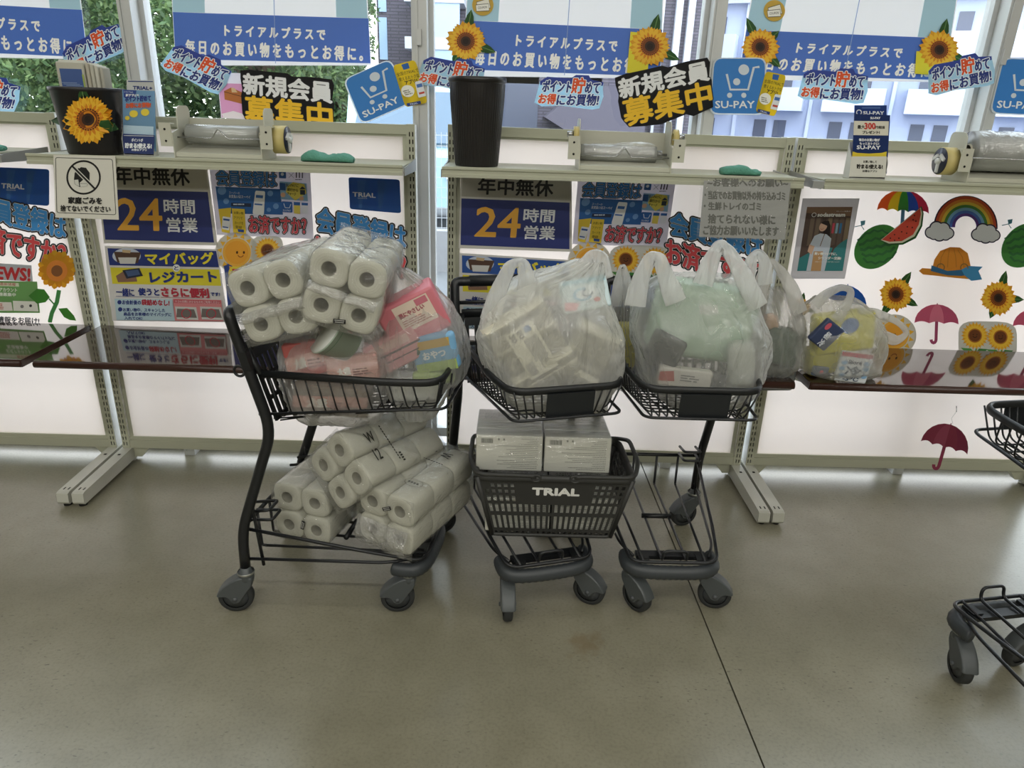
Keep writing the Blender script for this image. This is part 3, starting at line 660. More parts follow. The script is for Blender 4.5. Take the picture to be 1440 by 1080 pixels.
# payment stickers
def pay(mp, label, tagq=None, Y=0.0690, cut=False):
    s = Sheet(Y, mp); s.base(rquad((1003, 81), (1078, 81), (1076, 162), (997, 161), 0.16), '#e8eef4', 0.0006)
    s.poly(rquad((1005, 82.5), (1076, 82.5), (1074, 160), (999, 159), 0.16), '#3a80cc')
    g = '#d3dde8'
    s.circ(1046, 98, 7.5, g); s.circ(1036, 115, 5, g)
    s.stroke([(1022, 104), (1027, 126), (1052, 126), (1060, 95), (1068, 94)], 3.2, g); s.circ(1026, 134, 3.6, g); s.circ(1046, 134, 3.6, g)
    s.text('SU-PAY', (1006, 142), (1061, 142), (1006, 152), '#e8eef4', 0.35)
    o = s.build('payment_sticker', label, 'sticker', 'blue payment stickers')
    return o
def phone_tag(mp, label):
    s = Sheet(0.0672, mp); s.base(rquad((1077, 100), (1106, 106), (1090, 164), (1062, 157), 0.14), '#e9d232', 0.0006)
    s.poly(rquad((1087, 104), (1096, 105.5), (1094, 113), (1086, 111.5)), '#2c62ae')
    s.text('全国のTRIALで', (1076, 111), (1103, 117), (1074.5, 116), '#2c2a20'); s.text('使えるおトクな', (1075, 118), (1100, 124), (1073.5, 123), '#2c2a20'); s.text('アプリ!', (1079, 125), (1094, 128.5), (1078, 130.5), '#2c2a20', 0.2)
    s.circ(1076, 139, 8.2, '#f2f2ea'); s.lines(1070.5, 136, 1081, 144, 3, '#8d8a80', slope=0.22)
    s.poly(rquad((1090, 132), (1099, 134), (1093, 155), (1083, 153)), '#e8ecf0'); s.poly(quad((1090, 136), (1097, 137.5), (1095.6, 142), (1088.6, 140.5)), '#4a72b8'); s.poly(quad((1087, 147), (1094, 148.5), (1093, 151), (1086.2, 149.6)), '#c44a3c')
    s.poly(quad((1066, 153), (1083, 157.5), (1082, 161.5), (1065, 157)), '#27407f'); s.text('TRIAL', (1069, 155), (1079, 157.6), (1068.6, 157.2), '#e9eef4')
    s.build('phone_tag_sticker', label, 'sticker', 'yellow app tags')
mA = affine([(1003, 81), (1078, 81), (997, 161)], [(482, 112), (549, 82), (508, 176)])
pay(mA, 'blue payment sticker tilted with a slanting trolley sign, left of the middle column')
phone_tag(affine([(1077, 100), (1106, 106), (1062, 157)], [(552, 92), (584, 84), (570, 151)]), 'yellow app tag on the corner of the tilted blue payment sticker')
pay(None, 'blue payment sticker standing upright under a sunflower right of the right column'); phone_tag(None, 'yellow app tag on the corner of the upright blue payment sticker')
pay(affine([(1003, 81), (1078, 81), (997, 161)], [(1410, 81), (1488, 84), (1391, 160)]), 'blue payment sticker cut by the right picture edge', None)

# ================================================================== printed sheets on the backlit panels
PY = 0.0110
def panel_text(txt, tl, tr, bl, col, s, w=2.0, out=3.7):
    s.text(txt, tl, tr, bl, '#d3d6d8', w * 0.95, ('#17161a', out)); s.text(txt, tl, tr, bl, col, w * 0.6)
BLU, RED = '#4a9be4', '#e0545a'
def cutout(mp, label, two=True, Y=0.0105):
    """cut-out lettering: member registration, done yet?"""
    s = Sheet(Y, mp); panel_text('会員登録は', (446, 291), (570, 318), (446, 325), BLU, s)
    panel_text('お済ですか？', (440, 330), (570, 358), (440, 366), RED, s)
    s.build('cutout_lettering', label, 'sticker', 'big cut-out lettering on the panels')
def card(mp, label):
    s = Sheet(PY, mp); s.base(rquad((490, 249), (562, 252.5), (564, 300), (492, 294), 0.07), '#3a6cb0', 0.0010)
    for q, c_ in ((0.15, '#3d70b4'), (0.55, '#3566a8')): s.poly([(492 + 70 * q, 252 + 4 * q), (504 + 70 * q, 252.6 + 4 * q), (498 + 70 * q, 293 + 4 * q), (494 + 70 * q, 292.5 + 4 * q)], c_)
    s.text('TRIAL', (496, 270), (528, 272), (496, 276), '#dfe3e6', 0.3); s.lines(503, 278, 522, 280, 1, '#9fb2cf', slope=0.05)
    s.build('blue_card_print', label, 'poster', 'blue card prints on the panels')
IDN = lambda u, v: (u, v)
card(affine([(490, 249), (562, 252.5), (492, 294)], [(-3, 235), (69, 238), (-3, 284)]), 'blue card print at the left picture edge'); card(None, 'blue card print above the toilet paper packs')
cutout(affine([(446, 291), (570, 318), (446, 325)], [(-32, 272), (92, 303), (-32, 306)]), 'blue and red cut-out lettering above the news print at the left', Y=0.0098)
cutout(None, 'blue and red cut-out lettering behind the right toilet paper pack on the upper tray')
cutout(affine([(446, 291), (570, 318), (446, 325)], [(943, 297), (1072, 331), (943, 330)]), 'blue and red cut-out lettering left of the grey laminated notice')
# news print, green notice and cartoon sunflower on the left frame
s = Sheet(PY); s.base(quad((-40, 368), (44, 373), (46, 396), (-40, 392)), '#c9ccd0', 0.0006); s.text('NEWS!', (-22, 374), (42, 378), (-22, 391), '#c23a3e', 1.0)
s.base(quad((-60, 394), (52, 396), (56, 440), (-60, 440)), '#8dba7c', 0.0006); s.poly(quad((-60, 396), (26, 398), (27, 403), (-60, 401)), '#d8e4c8')
s.text('公式アカウント', (-12, 404), (24, 405), (-12, 410), '#f0f4ea', 0.15); s.text('友達募集中', (-8, 411), (22, 412), (-8, 416), '#f0f4ea', 0.15); s.text('最新情報', (0, 397.2), (22, 398), (0, 401.5), '#c9605a')
s.poly(quad((-60, 424), (16, 425), (18, 437), (-60, 437)), '#efe9e2'); s.poly(quad((18, 423), (52, 424), (54, 438), (19, 437)), '#efefe6'); s.lines(-20, 427, 14, 436, 4, '#c66d62'); s.circ(31, 431, 2.4, '#8a8a88'); s.circ(43, 430, 2, '#3c3c40')
s.text('最新情報をお届け!', (-22, 444), (55, 447), (-22, 453), '#2e3138', 0.3)
s.build('green_notice', 'green notice with red news heading beside the cartoon sunflower at the left', 'poster')
s = Sheet(0.0085)
s.stroke([(83, 408), (80, 425), (73, 440), (70, 453)], 6, '#4f9a56'); s.base([(68, 452), (72, 452), (72, 453.5), (68, 453.5)], '#4f9a56', 0.0005)
s.base([(40, 416), (52, 406), (62, 407), (70, 418), (64, 425), (52, 427)], '#5ea64d', 0.0005); s.stroke([(69, 420), (78, 430)], 2, '#4f9a56')
s.base([(82, 434), (94, 433), (104, 444), (107, 451), (98, 450), (90, 446)], '#5ea64d', 0.0005)
for k0, R_, c_ in ((0, 28, '#eec03c'), (0.5, 26, '#e9ae36')):
    for k in range(11):
        a = 2 * PI * (k + k0) / 11; c, d = math.cos(a), math.sin(a); s.base([(80 + c * t * R_ - d * q * R_, 379 + d * t * R_ + c * q * R_) for t, q in ((.3, -.1), (.7, -.2), (.92, -.12), (1, 0), (.92, .12), (.7, .2), (.3, .1))], c_, 0.0003); s.n -= 1
    s.n += 1
s.circ(80, 381, 15, '#e08a3c'); s.circ(80, 381, 8, '#8a5a36')
s.build('cartoon_sunflower', 'large cartoon sunflower with green stem on the far left panel', 'sticker')
# 24 hour signs
def sign24(mp, label, Yp=0.004):
    s = Sheet(Yp, mp)
    s.base(quad((134, 227), (290, 232), (305, 345), (146, 342)), '#c9c8c2', 0.008, mat('sign_board', '#d4d2ca', 0.4))
    s.poly(quad((137, 230), (288, 234.5), (293, 267), (140, 263)), '#bdbaae'); s.poly(quad((140, 266), (292, 270), (301, 341), (148, 337)), '#353f7c')
    s.text('年中無休', (160, 234), (265, 236), (162, 259), '#17171a', 0.7)
    s.text('24', (164, 279), (226, 280), (166, 323), '#f6b84a', 1.0); s.text('時間', (230, 280), (273, 281), (231, 300), '#eef0f2', 0.5); s.text('営業', (234, 306), (277, 307), (235, 326), '#eef0f2', 0.5)
    s.build('hour_sign', label, 'sign', '24 hour signs')
sign24(None, 'navy 24 hour sign beside the hanging no dumping sign')
m24 = affine([(134, 227), (290, 232), (146, 342)], [(648, 243), (804, 250), (645, 349)])
sign24(m24, 'navy 24 hour sign below the ribbed black bin')
def bagsign(mp, label, band='#2c3b7d', Yp=0.004):
    s = Sheet(Yp, mp)
    s.base(quad((147, 346), (305, 351), (320, 453), (158, 451)), '#d8d8d6', 0.008, mat('sign_board', '#d8d6d4', 0.4))
    s.poly(quad((151, 349), (304, 353), (308, 376), (154, 373)), band); s.poly(quad((155, 376), (308, 379), (311, 402), (158, 399)), '#ded23c')
    s.circ(178, 360, 20, '#c5cfe0', 11); s.poly([(160, 354), (198, 355), (194, 370), (165, 369)], '#5a4438'); s.poly([(166, 362), (192, 362), (190, 371), (169, 371)], '#d4d4d0'); s.poly([(172, 351), (184, 352), (183, 356), (172, 355)], '#cbb28a')
    s.poly([(163, 388), (174, 381), (190, 384), (193, 396), (166, 397)], '#8a6a58'); s.poly([(172, 380), (196, 377), (201, 388), (178, 392)], '#2b3140'); s.poly([(176, 381), (194, 379), (197, 386), (180, 389)], '#4b5f86')
    s.text('マイバッグ', (204, 356), (299, 355), (206, 372), '#e8da3e', 0.8); s.text('レジカート', (210, 383), (303, 382), (212, 397), '#2c3b7d', 0.9)
    s.circ(248, 377, 5.2, '#eef0f0'); s.text('と', (245, 374), (251, 374), (245, 380), '#2c3b7d', 0.2)
    s.text('一緒に', (163, 405), (188, 406), (164, 416), '#2f3d80', 0.35); s.text('使うと', (194, 405), (223, 406), (195, 415), '#2f3d80', 0.5); s.text('さらに便利', (226, 404), (292, 406), (228, 417), '#b23646', 0.7); s.text('です!', (296, 411), (309, 411.5), (296, 416), '#2f3d80', 0.3)
    s.stroke([(163, 416.5), (224, 418)], 0.6, '#7a80a8'); s.stroke([(226, 418), (293, 419)], 0.6, '#b87a84')
    s.poly(quad((161, 420), (242, 421), (246, 451), (164, 450)), '#b7d0da')
    s.circ(168, 425, 3, '#2f3d80'); s.circ(169, 435, 3, '#2f3d80'); s.text('お会計後の', (172, 422), (198, 422.5), (172, 428), '#2f3d80', 0.25); s.text('袋詰めなし!', (199, 421), (238, 422), (199, 429), '#b23646', 0.4)
    s.text('お買い物中、スキャンした', (173, 433), (232, 434), (173, 438), '#2f3d80', 0.15); s.text('商品をお客様のマイバッグに', (174, 439), (241, 440), (174, 444), '#2f3d80', 0.15); s.text('入れてOK!', (175, 445), (200, 445.5), (175, 449.5), '#2f3d80', 0.15)
    s.poly(quad((243, 420), (311, 422), (314, 452), (246, 451)), '#d8898c'); s.poly(quad((244, 421), (310, 423), (310.5, 427), (244.5, 426)), '#c05a64'); s.text('カゴの四隅にかかるものをご利用ください', (246, 422), (309, 423.5), (246, 425.5), '#f0e6e4')
    for x in (246, 281):
        s.poly(quad((x, 431), (x + 30, 432), (x + 33, 450), (x + 3, 449)), '#cfd0cc'); s.poly(quad((x + 3, 434), (x + 27, 435), (x + 31, 447), (x + 2, 446)), '#77706c'); s.arc(x + 16, 441, 6.5, 0, 360, 1.2, '#c23a4a')
    s.build('bag_sign', label, 'sign', 'my bag signs')
bagsign(None, 'blue and yellow my bag sign under the left 24 hour sign, behind the cart handle')
bagsign(affine([(147, 346), (305, 351), (158, 451)], [(646, 356), (801, 366), (645, 462)]), 'blue and yellow my bag sign half hidden by the white tray bag', '#34589f')
# small registration posters
def regposter(mp, label):
    s = Sheet(PY, mp); s.base(quad((294, 231), (436, 239), (441, 336), (305, 330)), '#e6e5ee', 0.0008)
    s.poly(quad((303, 262), (394, 266), (398, 302), (308, 300)), '#2f67ad')
    panel_text('会員登録は', (304, 237), (388, 241), (305, 260), '#3378c4', s, 1.0, 2.0)
    for x, y, r in ((318, 283, 4), (380, 272, 4), (388, 290, 4), (378, 295, 3), (312, 268, 6)): s.circ(x, y, r, '#6d9ad0')
    s.text('スーパーの', (322, 269), (337, 270), (322, 272.5), '#dfe8f2'); s.text('お支払いはスーペイ', (322, 273.5), (352, 275), (322, 278), '#dfe8f2', 0.1); s.poly(quad((325, 285), (353, 286), (353, 291), (325, 290)), '#20304e'); s.lines(328, 286.5, 350, 289.5, 1, '#c6d2e2')
    s.poly(rquad((359, 268), (373, 269), (371, 303), (355, 301), 0.12), '#f0f2f4'); s.poly(quad((360, 274), (370, 274.8), (369.6, 279), (359.6, 278)), '#3a6bb4'); s.poly(quad((358, 286), (369, 287), (368.8, 289), (357.8, 288)), '#3a6bb4')
    s.poly(quad((307, 294), (325, 292), (323, 328), (312, 326)), '#e6c83e'); s.poly(quad((326, 293), (344, 294), (346, 329), (328, 327)), '#e6c83e'); s.poly(rquad((313, 304), (325, 306), (322, 324), (312, 322)), '#eef0f2'); s.poly(quad((314, 307), (323, 308.4), (322.6, 311), (313.8, 309.6)), '#3a5fa8'); s.poly(quad((313, 318), (321, 319.4), (320.8, 321), (313, 319.6)), '#3a5fa8')
    s.text('お買い物', (329, 297), (342, 298), (329, 301), '#4a3f1c'); s.text('アプリで', (329, 304), (341, 305), (329, 308), '#4a3f1c'); s.text('カードを', (330, 311), (342, 312), (330, 315), '#4a3f1c'); s.text('登録', (331, 317), (340, 318), (331, 321), '#4a3f1c'); s.poly(quad((334, 322), (343, 323), (343, 327), (335, 326)), '#2b4a8c')
    panel_text('お済ですか？', (350, 303), (430, 306), (351, 327), '#cf4452', s, 1.0, 2.2)
    s.poly(rquad((392, 241), (402, 241.5), (402.4, 251), (392.4, 250.5)), '#2c5fa6'); s.circ(397, 245, 2.2, '#dbe4ee'); s.stroke([(406, 243), (413, 250)], 0.5, '#666a74'); s.stroke([(413, 243), (406, 250)], 0.5, '#666a74'); s.text('III', (416, 241), (426, 241.5), (416, 250), '#202228'); s.lines(415, 252, 429, 254, 1, '#50545c')
    s.poly(quad((393, 255), (431, 258), (433, 283), (395, 280)), '#8fb9da'); s.poly([(404, 262), (412, 256), (428, 259), (431, 272), (415, 282), (402, 270)], '#e8d860'); s.text('SU-PAYに', (402, 258), (420, 259), (402, 262.5), '#4a4520', 0.1); s.text('銀行から', (404, 264), (419, 265.5), (404, 268.5), '#4a4520', 0.1); s.text('チャージ', (404, 270), (416, 271.4), (404, 274), '#4a4520', 0.1)
    s.poly(rquad((393, 257), (401, 257.6), (401.4, 268), (393.4, 267)), '#2c5fa6'); s.poly([(421, 266), (425, 262), (430, 266)], '#35404e'); s.poly(quad((422, 267), (429, 267.4), (429, 274), (422, 273.6)), '#35404e'); s.circ(398, 274, 3.4, '#e2b79a'); s.circ(424, 279, 3.2, '#e2b79a')
    s.poly(rquad((396, 283), (411, 284), (411.5, 299), (396.5, 298)), '#2c5fa6'); s.stroke([(399, 286), (401, 292), (407, 292.4), (409, 287)], 0.9, '#dbe4ee'); s.text('SU-PAY', (398, 294.4), (409, 295), (398, 297), '#dbe4ee')
    s.poly(quad((413, 284), (422, 284.4), (422, 301), (413.4, 300)), '#e2cf60'); s.poly(quad((413, 284), (422, 284.4), (422, 289), (413.2, 288.6)), '#2c5fa6'); s.poly(quad((424, 285), (433, 285.4), (433, 301), (424.4, 300)), '#dfe2ea'); s.poly(quad((424, 285), (433, 285.4), (433, 289), (424.2, 288.6)), '#2c5fa6')
    s.build('registration_poster', label, 'poster', 'small registration posters')
regposter(None, 'small registration poster right of the left 24 hour sign'); regposter(affine([(294, 231), (436, 239), (305, 330)], [(813, 249), (950, 256), (805, 343)]), 'small registration poster right of the 24 hour sign under the bin')
# cartoon suns and flowers
def sunsticker(cx, cy, r, label, deg=0, Y=0.0110):
    s = Sheet(Y, rot_map((0, 0), (cx, cy), deg)); R = r * 1.45
    s.base([(R * 1.06 * math.cos(2 * PI * k / 36), R * math.sin(2 * PI * k / 36)) for k in range(36)], '#dcd9cf', 0.0005)
    for k in range(14):
        a = 2 * PI * (k + 0.3) / 14; b = 0.16; s.poly([(r * 1.08 * math.cos(a - b), r * 1.08 * math.sin(a - b)), (r * 1.4 * math.cos(a), r * 1.4 * math.sin(a)), (r * 1.08 * math.cos(a + b), r * 1.08 * math.sin(a + b))], '#eeb93a'); s.n -= 1
    s.n += 1; s.circ(0, 0, r, '#f2b64a'); s.circ(0, 0, r * .82, '#f0a83a')
    for x in (0.02, 0.5): s.circ(r * x, r * .0, r * .07, '#4a2a12', r * .1)
    s.arc(r * .27, r * .12, r * .2, 20, 160, r * .05, '#8a3a1c')
    s.build('sun_sticker', label, 'sticker', 'cartoon sun stickers')
sunsticker(333, 355, 20, 'cartoon sun sticker left of the toilet paper packs'); sunsticker(829, 368, 20, 'cartoon sun sticker behind the handle of the white tray bag'); sunsticker(1258, 471, 20, 'cartoon sun sticker behind the handle of the yellow bag', 8)
def twinflower(pts, r, label, Y=0.0100, stems=True):
    s = Sheet(Y); xs = [p[0] for p in pts]; ys = [p[1] for p in pts]
    s.base(rquad((min(xs) - r * 1.15, min(ys) - r * 1.05), (max(xs) + r * 1.15, max(ys) - r * 1.05), (max(xs) + r * 1.15, max(ys) + r * (1.75 if stems else 1.05)), (min(xs) - r * 1.15, min(ys) + r * (1.75 if stems else 1.05)), 0.3), '#d9d9d2', 0.0005)
    for cx, cy in pts:
        if stems:
            s.stroke([(cx + 2, cy + r * .9), (cx - 1, cy + r * 1.55)], 2.2, '#4f8f46'); s.poly([(cx - r, cy + r * .85), (cx - r * .3, cy + r * .9), (cx + r * .05, cy + r * 1.25), (cx - r * .5, cy + r * 1.3)], '#4f9144'); s.poly([(cx + r * .9, cy + r * .95), (cx + r * .3, cy + r * .9), (cx, cy + r * 1.25), (cx + r * .5, cy + r * 1.3)], '#3f7f3c')
        for k0, q, c_ in ((0, 1.0, '#e9a92c'), (0.5, 0.9, '#f2c342')):
            for k in range(22):
                a = 2 * PI * (k + k0) / 22; c, d = math.cos(a), math.sin(a); R_ = r * q; s.poly([(cx + c * t * R_ - d * w * R_, cy + d * t * R_ + c * w * R_) for t, w in ((.3, -.05), (.7, -.11), (1, 0), (.7, .11), (.3, .05))], c_); s.n -= 1
            s.n += 1
        s.circ(cx, cy, r * .5, '#b5702a'); s.circ(cx, cy, r * .42, '#6e4022'); s.arc(cx, cy - r * .02, r * .15, 20, 160, r * .05, '#2c1a10'); s.circ(cx - r * .12, cy - r * .08, r * .04, '#2c1a10', n=8); s.circ(cx + r * .14, cy - r * .08, r * .04, '#2c1a10', n=8)
    s.build('smiling_flower_sticker', label, 'sticker', 'smiling flower stickers')
twinflower([(376, 352)], 19, 'smiling flower sticker just right of the left cartoon sun', stems=False); twinflower([(880, 365), (921, 367)], 20, 'pair of smiling flower stickers behind the big green bag'); twinflower([(1371, 472), (1407, 474)], 20, 'pair of smiling flower stickers near the right picture edge')
s = Sheet(PY); s.base(quad((314, 370), (430, 374), (438, 458), (324, 455)), '#dfe0e6', 0.0008); s.poly(quad((315, 371), (429, 375), (436, 440), (321, 437)), '#33498f'); s.circ(338, 384, 17, '#ecd64a', 13); s.text('マイ', (327, 377), (350, 378), (328, 391), '#c8383c', 0.8); s.lines(328, 444, 380, 453, 3, '#3a4a7c', seed=5)
s.build('navy_poster', 'navy poster with a yellow blob hidden behind the toilet paper packs', 'poster')
s = Sheet(PY); s.base(quad((806, 384), (945, 394), (940, 470), (800, 460)), '#cfd3dc', 0.0008); s.poly(quad((808, 386), (944, 396), (940, 440), (803, 430)), '#35559c'); s.build('navy_poster', 'navy poster hidden behind the white and green bags', 'poster')
# right frame: soda poster and stickers
s = Sheet(PY); s.base(quad((1129, 279), (1209, 279), (1188, 392), (1111, 392)), '#dddde1', 0.0008)
mS = affine([(0, 0), (100, 0), (0, 150)], [(1135, 291), (1199, 291), (1121, 381)]); s.mp = mS
s.poly(quad((0, 0), (100, 0), (100, 150), (0, 150)), '#5a4a44'); s.poly(quad((0, 0), (100, 0), (100, 22), (0, 14)), '#8a6c58')
rn = random.Random(3)
for k in range(7): s.poly(quad((12 + k * 13, 26), (21 + k * 13, 26), (21 + k * 13, 88), (12 + k * 13, 92)), rn.choice(['#6a5a52', '#7a6a5c', '#4a3c38', '#86765f'])); s.n -= 1
s.n += 1
for k, c_ in enumerate(('#c24a5a', '#8ab0c4', '#3a78a8')): s.poly(quad((62 + k * 8, 38), (67 + k * 8, 38), (67 + k * 8, 62), (62 + k * 8, 62)), c_)
s.poly([(100, 74), (86, 84), (74, 98), (68, 120), (0, 122), (0, 150), (100, 150)], '#3a8488'); s.poly([(44, 92), (70, 96), (60, 150), (0, 150), (0, 120)], '#3a8488')
s.poly([(40, 34), (52, 32), (58, 44), (60, 66), (58, 88), (50, 92), (46, 70)], '#231a1a'); s.circ(42, 46, 8.5, '#d9b49c', 11.5, rot=0.2); s.poly([(36, 38), (44, 32), (54, 34), (56, 48), (50, 44)], '#231a1a'); s.arc(40, 49, 3.4, 10, 150, 1.0, '#b05a54')
s.poly([(26, 68), (38, 62), (52, 64), (64, 74), (64, 98), (60, 150), (20, 150), (22, 104), (18, 92)], '#c9d3e2'); s.poly([(18, 88), (30, 92), (26, 112), (16, 104)], '#d9b49c'); s.stroke([(48, 62), (42, 92)], 1.6, '#6a4a34'); s.poly(quad((30, 104), (50, 104), (52, 150), (30, 150)), '#c49a6c')
s.text('sodastream', (26, 14), (86, 14), (26, 22.5), '#f2f2f0', 0.7); s.arc(18, 18.5, 4.6, 0, 360, 1.3, '#f2f2f0'); s.text('買い物ついでに、', (32, 106), (82, 107), (32, 112.5), '#f2f2f0', 0.3); s.text('シリンダー交換!', (42, 116), (92, 117), (42, 123), '#f2f2f0', 0.3); s.text('お家のシリンダーとお取り替えできます', (36, 127), (90, 127.5), (36, 130), '#e2e6e4'); s.text('おいしい炭酸水', (66, 9), (97, 9), (66, 11.5), '#f2f2f0')
s.build('soda_poster', 'poster showing a dark haired woman in a pale shirt', 'poster')
def umbrella(cx, top, w, h, cols, handle, deg, label, Y=0.0108, name='umbrella_sticker', hang=False, hlen=None):
    s = Sheet(Y, rot_map((cx, top), (cx, top), deg)); n = len(cols); H = hlen or h * 1.05; base = top + h
    xs = [cx - w / 2 + w * k / n for k in range(n + 1)]
    ab = lambda x: top + h * (1 - math.sqrt(max(0, 1 - ((x - cx) / (w / 2)) ** 2)) ** 0.9) * 0.98
    s.stroke([(cx, top + h * .7), (cx, base + H * .8)] + [(cx - w * .055 * (1 - math.cos(PI * k / 6)), base + H * .8 + w * .075 * math.sin(PI * k / 6)) for k in range(1, 7)], w * .07, handle); s.base([(cx - .6, base), (cx + .6, base), (cx + .6, base + 1), (cx - .6, base + 1)], handle, 0.0004)
    for k in range(n):
        x0, x1 = xs[k], xs[k + 1]; mid = (n - 1) / 2; f = 0.0
        P = [(cx, top)] if n > 1 else []
        e = lambda x, t: (cx + (x - cx) * math.sin(t * PI / 2), top + h * (1 - math.cos(t * PI / 2)))
        P = [e(x0, t / 6) for t in range(7)] + [(x0 + (x1 - x0) * t / 6, base - h * .10 * math.sin(PI * t / 6)) for t in range(1, 6)] + [e(x1, t / 6) for t in range(6, 0, -1)]
        s.base(P, cols[k], 0.0005); s.n -= 1
    s.n += 1
    s.stroke([(cx, top + 1), (cx, top - h * .06)], 1.2, handle)
    return s.build(name, label, 'sticker', None if hang else 'umbrella stickers')
umbrella(1272, 267, 73, 31, ['#ee8a48', '#ead84a', '#5cb060', '#4472c6', '#d64c78'], '#5a92c0', 4, 'rainbow striped umbrella sticker above the watermelon', hlen=40)
umbrella(1318, 428, 62, 27, ['#d4708e', '#e08ca4', '#ca688a'], '#a64a6c', 2, 'pink umbrella sticker right of the cartoon sun'); umbrella(1459, 434, 66, 27, ['#d4708e', '#e08ca4', '#ca688a'], '#a64a6c', 4, 'pink umbrella sticker cut by the right picture edge')
umbrella(1192, 401, 64, 26, ['#2f6fc0', '#2a66b6', '#2f6fc0'], '#27559c', 12, 'blue umbrella sticker behind the yellow bag')
def melon(cx, cy, label, slice_=True):
    s = Sheet(0.0112); s.base([(cx + 31 * math.cos(a) * (1.02) - 4 * math.sin(a), cy + 31 * math.sin(a) - 5 * math.cos(a)) for a in (2 * PI * k / 36 for k in range(36))], '#549a50', 0.0005)
    for k in range(-2, 3):
        P = []
        for t in range(9): q = (-1 + 2 * t / 8) * 0.93; P.append((cx + q * 25 + k * 2, cy + k * 11 * math.sqrt(max(0, 1 - q * q * .8)) + (1.2 if t % 2 else -1.2) - q * 5))
        s.stroke(P, 4.0 - abs(k) * .5, '#2f6839')
    s.stroke([(cx - 18, cy - 24), (cx - 22, cy - 30), (cx - 31, cy - 28)], 1.2, '#3a6f78'); s.poly([(cx - 22, cy - 29), (cx - 23, cy - 36), (cx - 16, cy - 37), (cx - 17, cy - 31)], '#5a97ac')
    if slice_:
        Pr = [(1238, 338), (1296, 290), (1299, 300), (1297, 318), (1288, 335), (1270, 344), (1250, 345)]
        s.base(Pr, '#35703a', 0.0005); s.poly([(1238.5, 337.5), (1295, 291.5), (1297, 300), (1294.5, 317), (1286, 332.5), (1269, 341.5), (1250, 342.5)], '#e4e4cc'); s.poly([(1240, 337), (1294, 293), (1295, 301), (1292, 316), (1284, 330), (1268, 339), (1251, 340)], '#d8503e')
        for x, y in ((1252, 335), (1258, 330), (1264, 335), (1268, 326), (1275, 328), (1276, 319), (1283, 320), (1284, 309), (1288, 311), (1286, 303), (1258, 338)): s.circ(x, y, 1.1, '#3a1c18', n=8); s.n -= 1
    s.build('watermelon_sticker', label, 'sticker', 'watermelon stickers')
melon(1233, 347, 'whole watermelon sticker with a red slice under the rainbow umbrella'); melon(1440, 345, 'watermelon sticker cut by the right picture edge', False)
s = Sheet(0.0112); cx, cy = 1358, 319
s.base([(cx + 45 * math.cos(math.radians(a)), cy + 44 * math.sin(math.radians(a))) for a in range(180, 365, 8)] + [(cx + 15 * math.cos(math.radians(a)), cy + 15 * math.sin(math.radians(a))) for a in range(360, 175, -12)], '#2a2540', 0.0005)
for k, c_ in enumerate(('#c8502e', '#dd8a35', '#e6c84a', '#4d8a45', '#7fb6dc', '#4a6fc4', '#5a3a8c')): s.arc(cx, cy, 41 - k * 4.0, 178, 362, 4.1, c_); s.n -= 1
s.n += 1
for x, y in ((1321, 325), (1386, 328)):
    for q, c_ in ((1.16, '#2a2540'), (1.0, '#d5d9de')):
        for a, b, r in ((-12, 2, 7), (-4, -4, 8.5), (6, -3, 8), (13, 3, 6.5), (0, 5, 8), (-8, 5, 6), (9, 6, 6)): s.circ(x + a, y + b, r * q + (q - 1) * 4, c_); s.n -= 1
        s.n += 1
s.build('rainbow_sticker', 'rainbow sticker with a cloud at each end', 'sticker')
s = Sheet(0.0112); s.base([(1292, 381), (1297, 377), (1312, 378), (1366, 385), (1380, 387), (1368, 393), (1345, 391), (1318, 388), (1298, 386)], '#d69b3c', 0.0005); s.base([(1311, 379), (1314, 365), (1322, 353), (1336, 347.5), (1350, 348), (1361, 356), (1365, 374), (1366, 386), (1338, 385)], '#d89a3a', 0.0005)
for q in (-.6, -.2, .25, .65): s.stroke([(1338 + q * 14, 349 + abs(q) * 4), (1338 + q * 24, 362), (1338 + q * 27, 376)], 0.7, '#a8742a')
s.poly([(1310, 373), (1332, 381), (1356, 379), (1366, 377), (1366, 386), (1352, 388), (1332, 387), (1309, 381)], '#2c5f86'); s.poly([(1352, 379), (1362, 374), (1382, 375), (1376, 381), (1381, 393), (1366, 395), (1356, 387)], '#3e86b4'); s.arc(1323, 376, 5, 180, 400, 1.6, '#8a6a34'); s.arc(1356, 376, 5, 150, 380, 1.6, '#8a6a34')
s.build('hat_sticker', 'straw hat sticker with a blue ribbon under the rainbow', 'sticker')
sunflower(1260, 414, 24, 6, 'sunflower sticker on the right panel above the yellow bag handle', 0.0112, leaves=((-62, 1.6), (22, 1.45), (118, 1.5)))
sunflower(1404, 419, 25, 4, 'sunflower sticker on the right panel near the right picture edge', 0.0112, leaves=((-78, 1.6), (0, 1.45), (108, 1.25)))
sunflower(1127, 432, 13, 0, 'small sunflower sticker peeping out between the grey and yellow bags', 0.0112)
# red umbrella hanging from the table edge
o = umbrella(1337, 597, 68, 34, ['#8e3a50', '#9c4a60', '#8a364c', '#83304a'], '#7d2c46', 16, 'dark red cardboard umbrella hanging from the right table edge on a thread', Y=-0.40, name='hanging_umbrella', hang=True, hlen=33); o['category'] = 'decoration'
m = MB(); p0 = at(1340, 596, -0.401); m.tube([p0, at(1338, 588, -0.401), at(1345, 579, -0.41), at(1345, 574, -0.432)], 0.0006, mat('thread', '#c8c8c4', 0.5), 5); m.tube([at(1345, 579, -0.41), at(1345, 571, -0.436)], 0.0012, HOLE_BLACK, 5); m.build('thread', o)
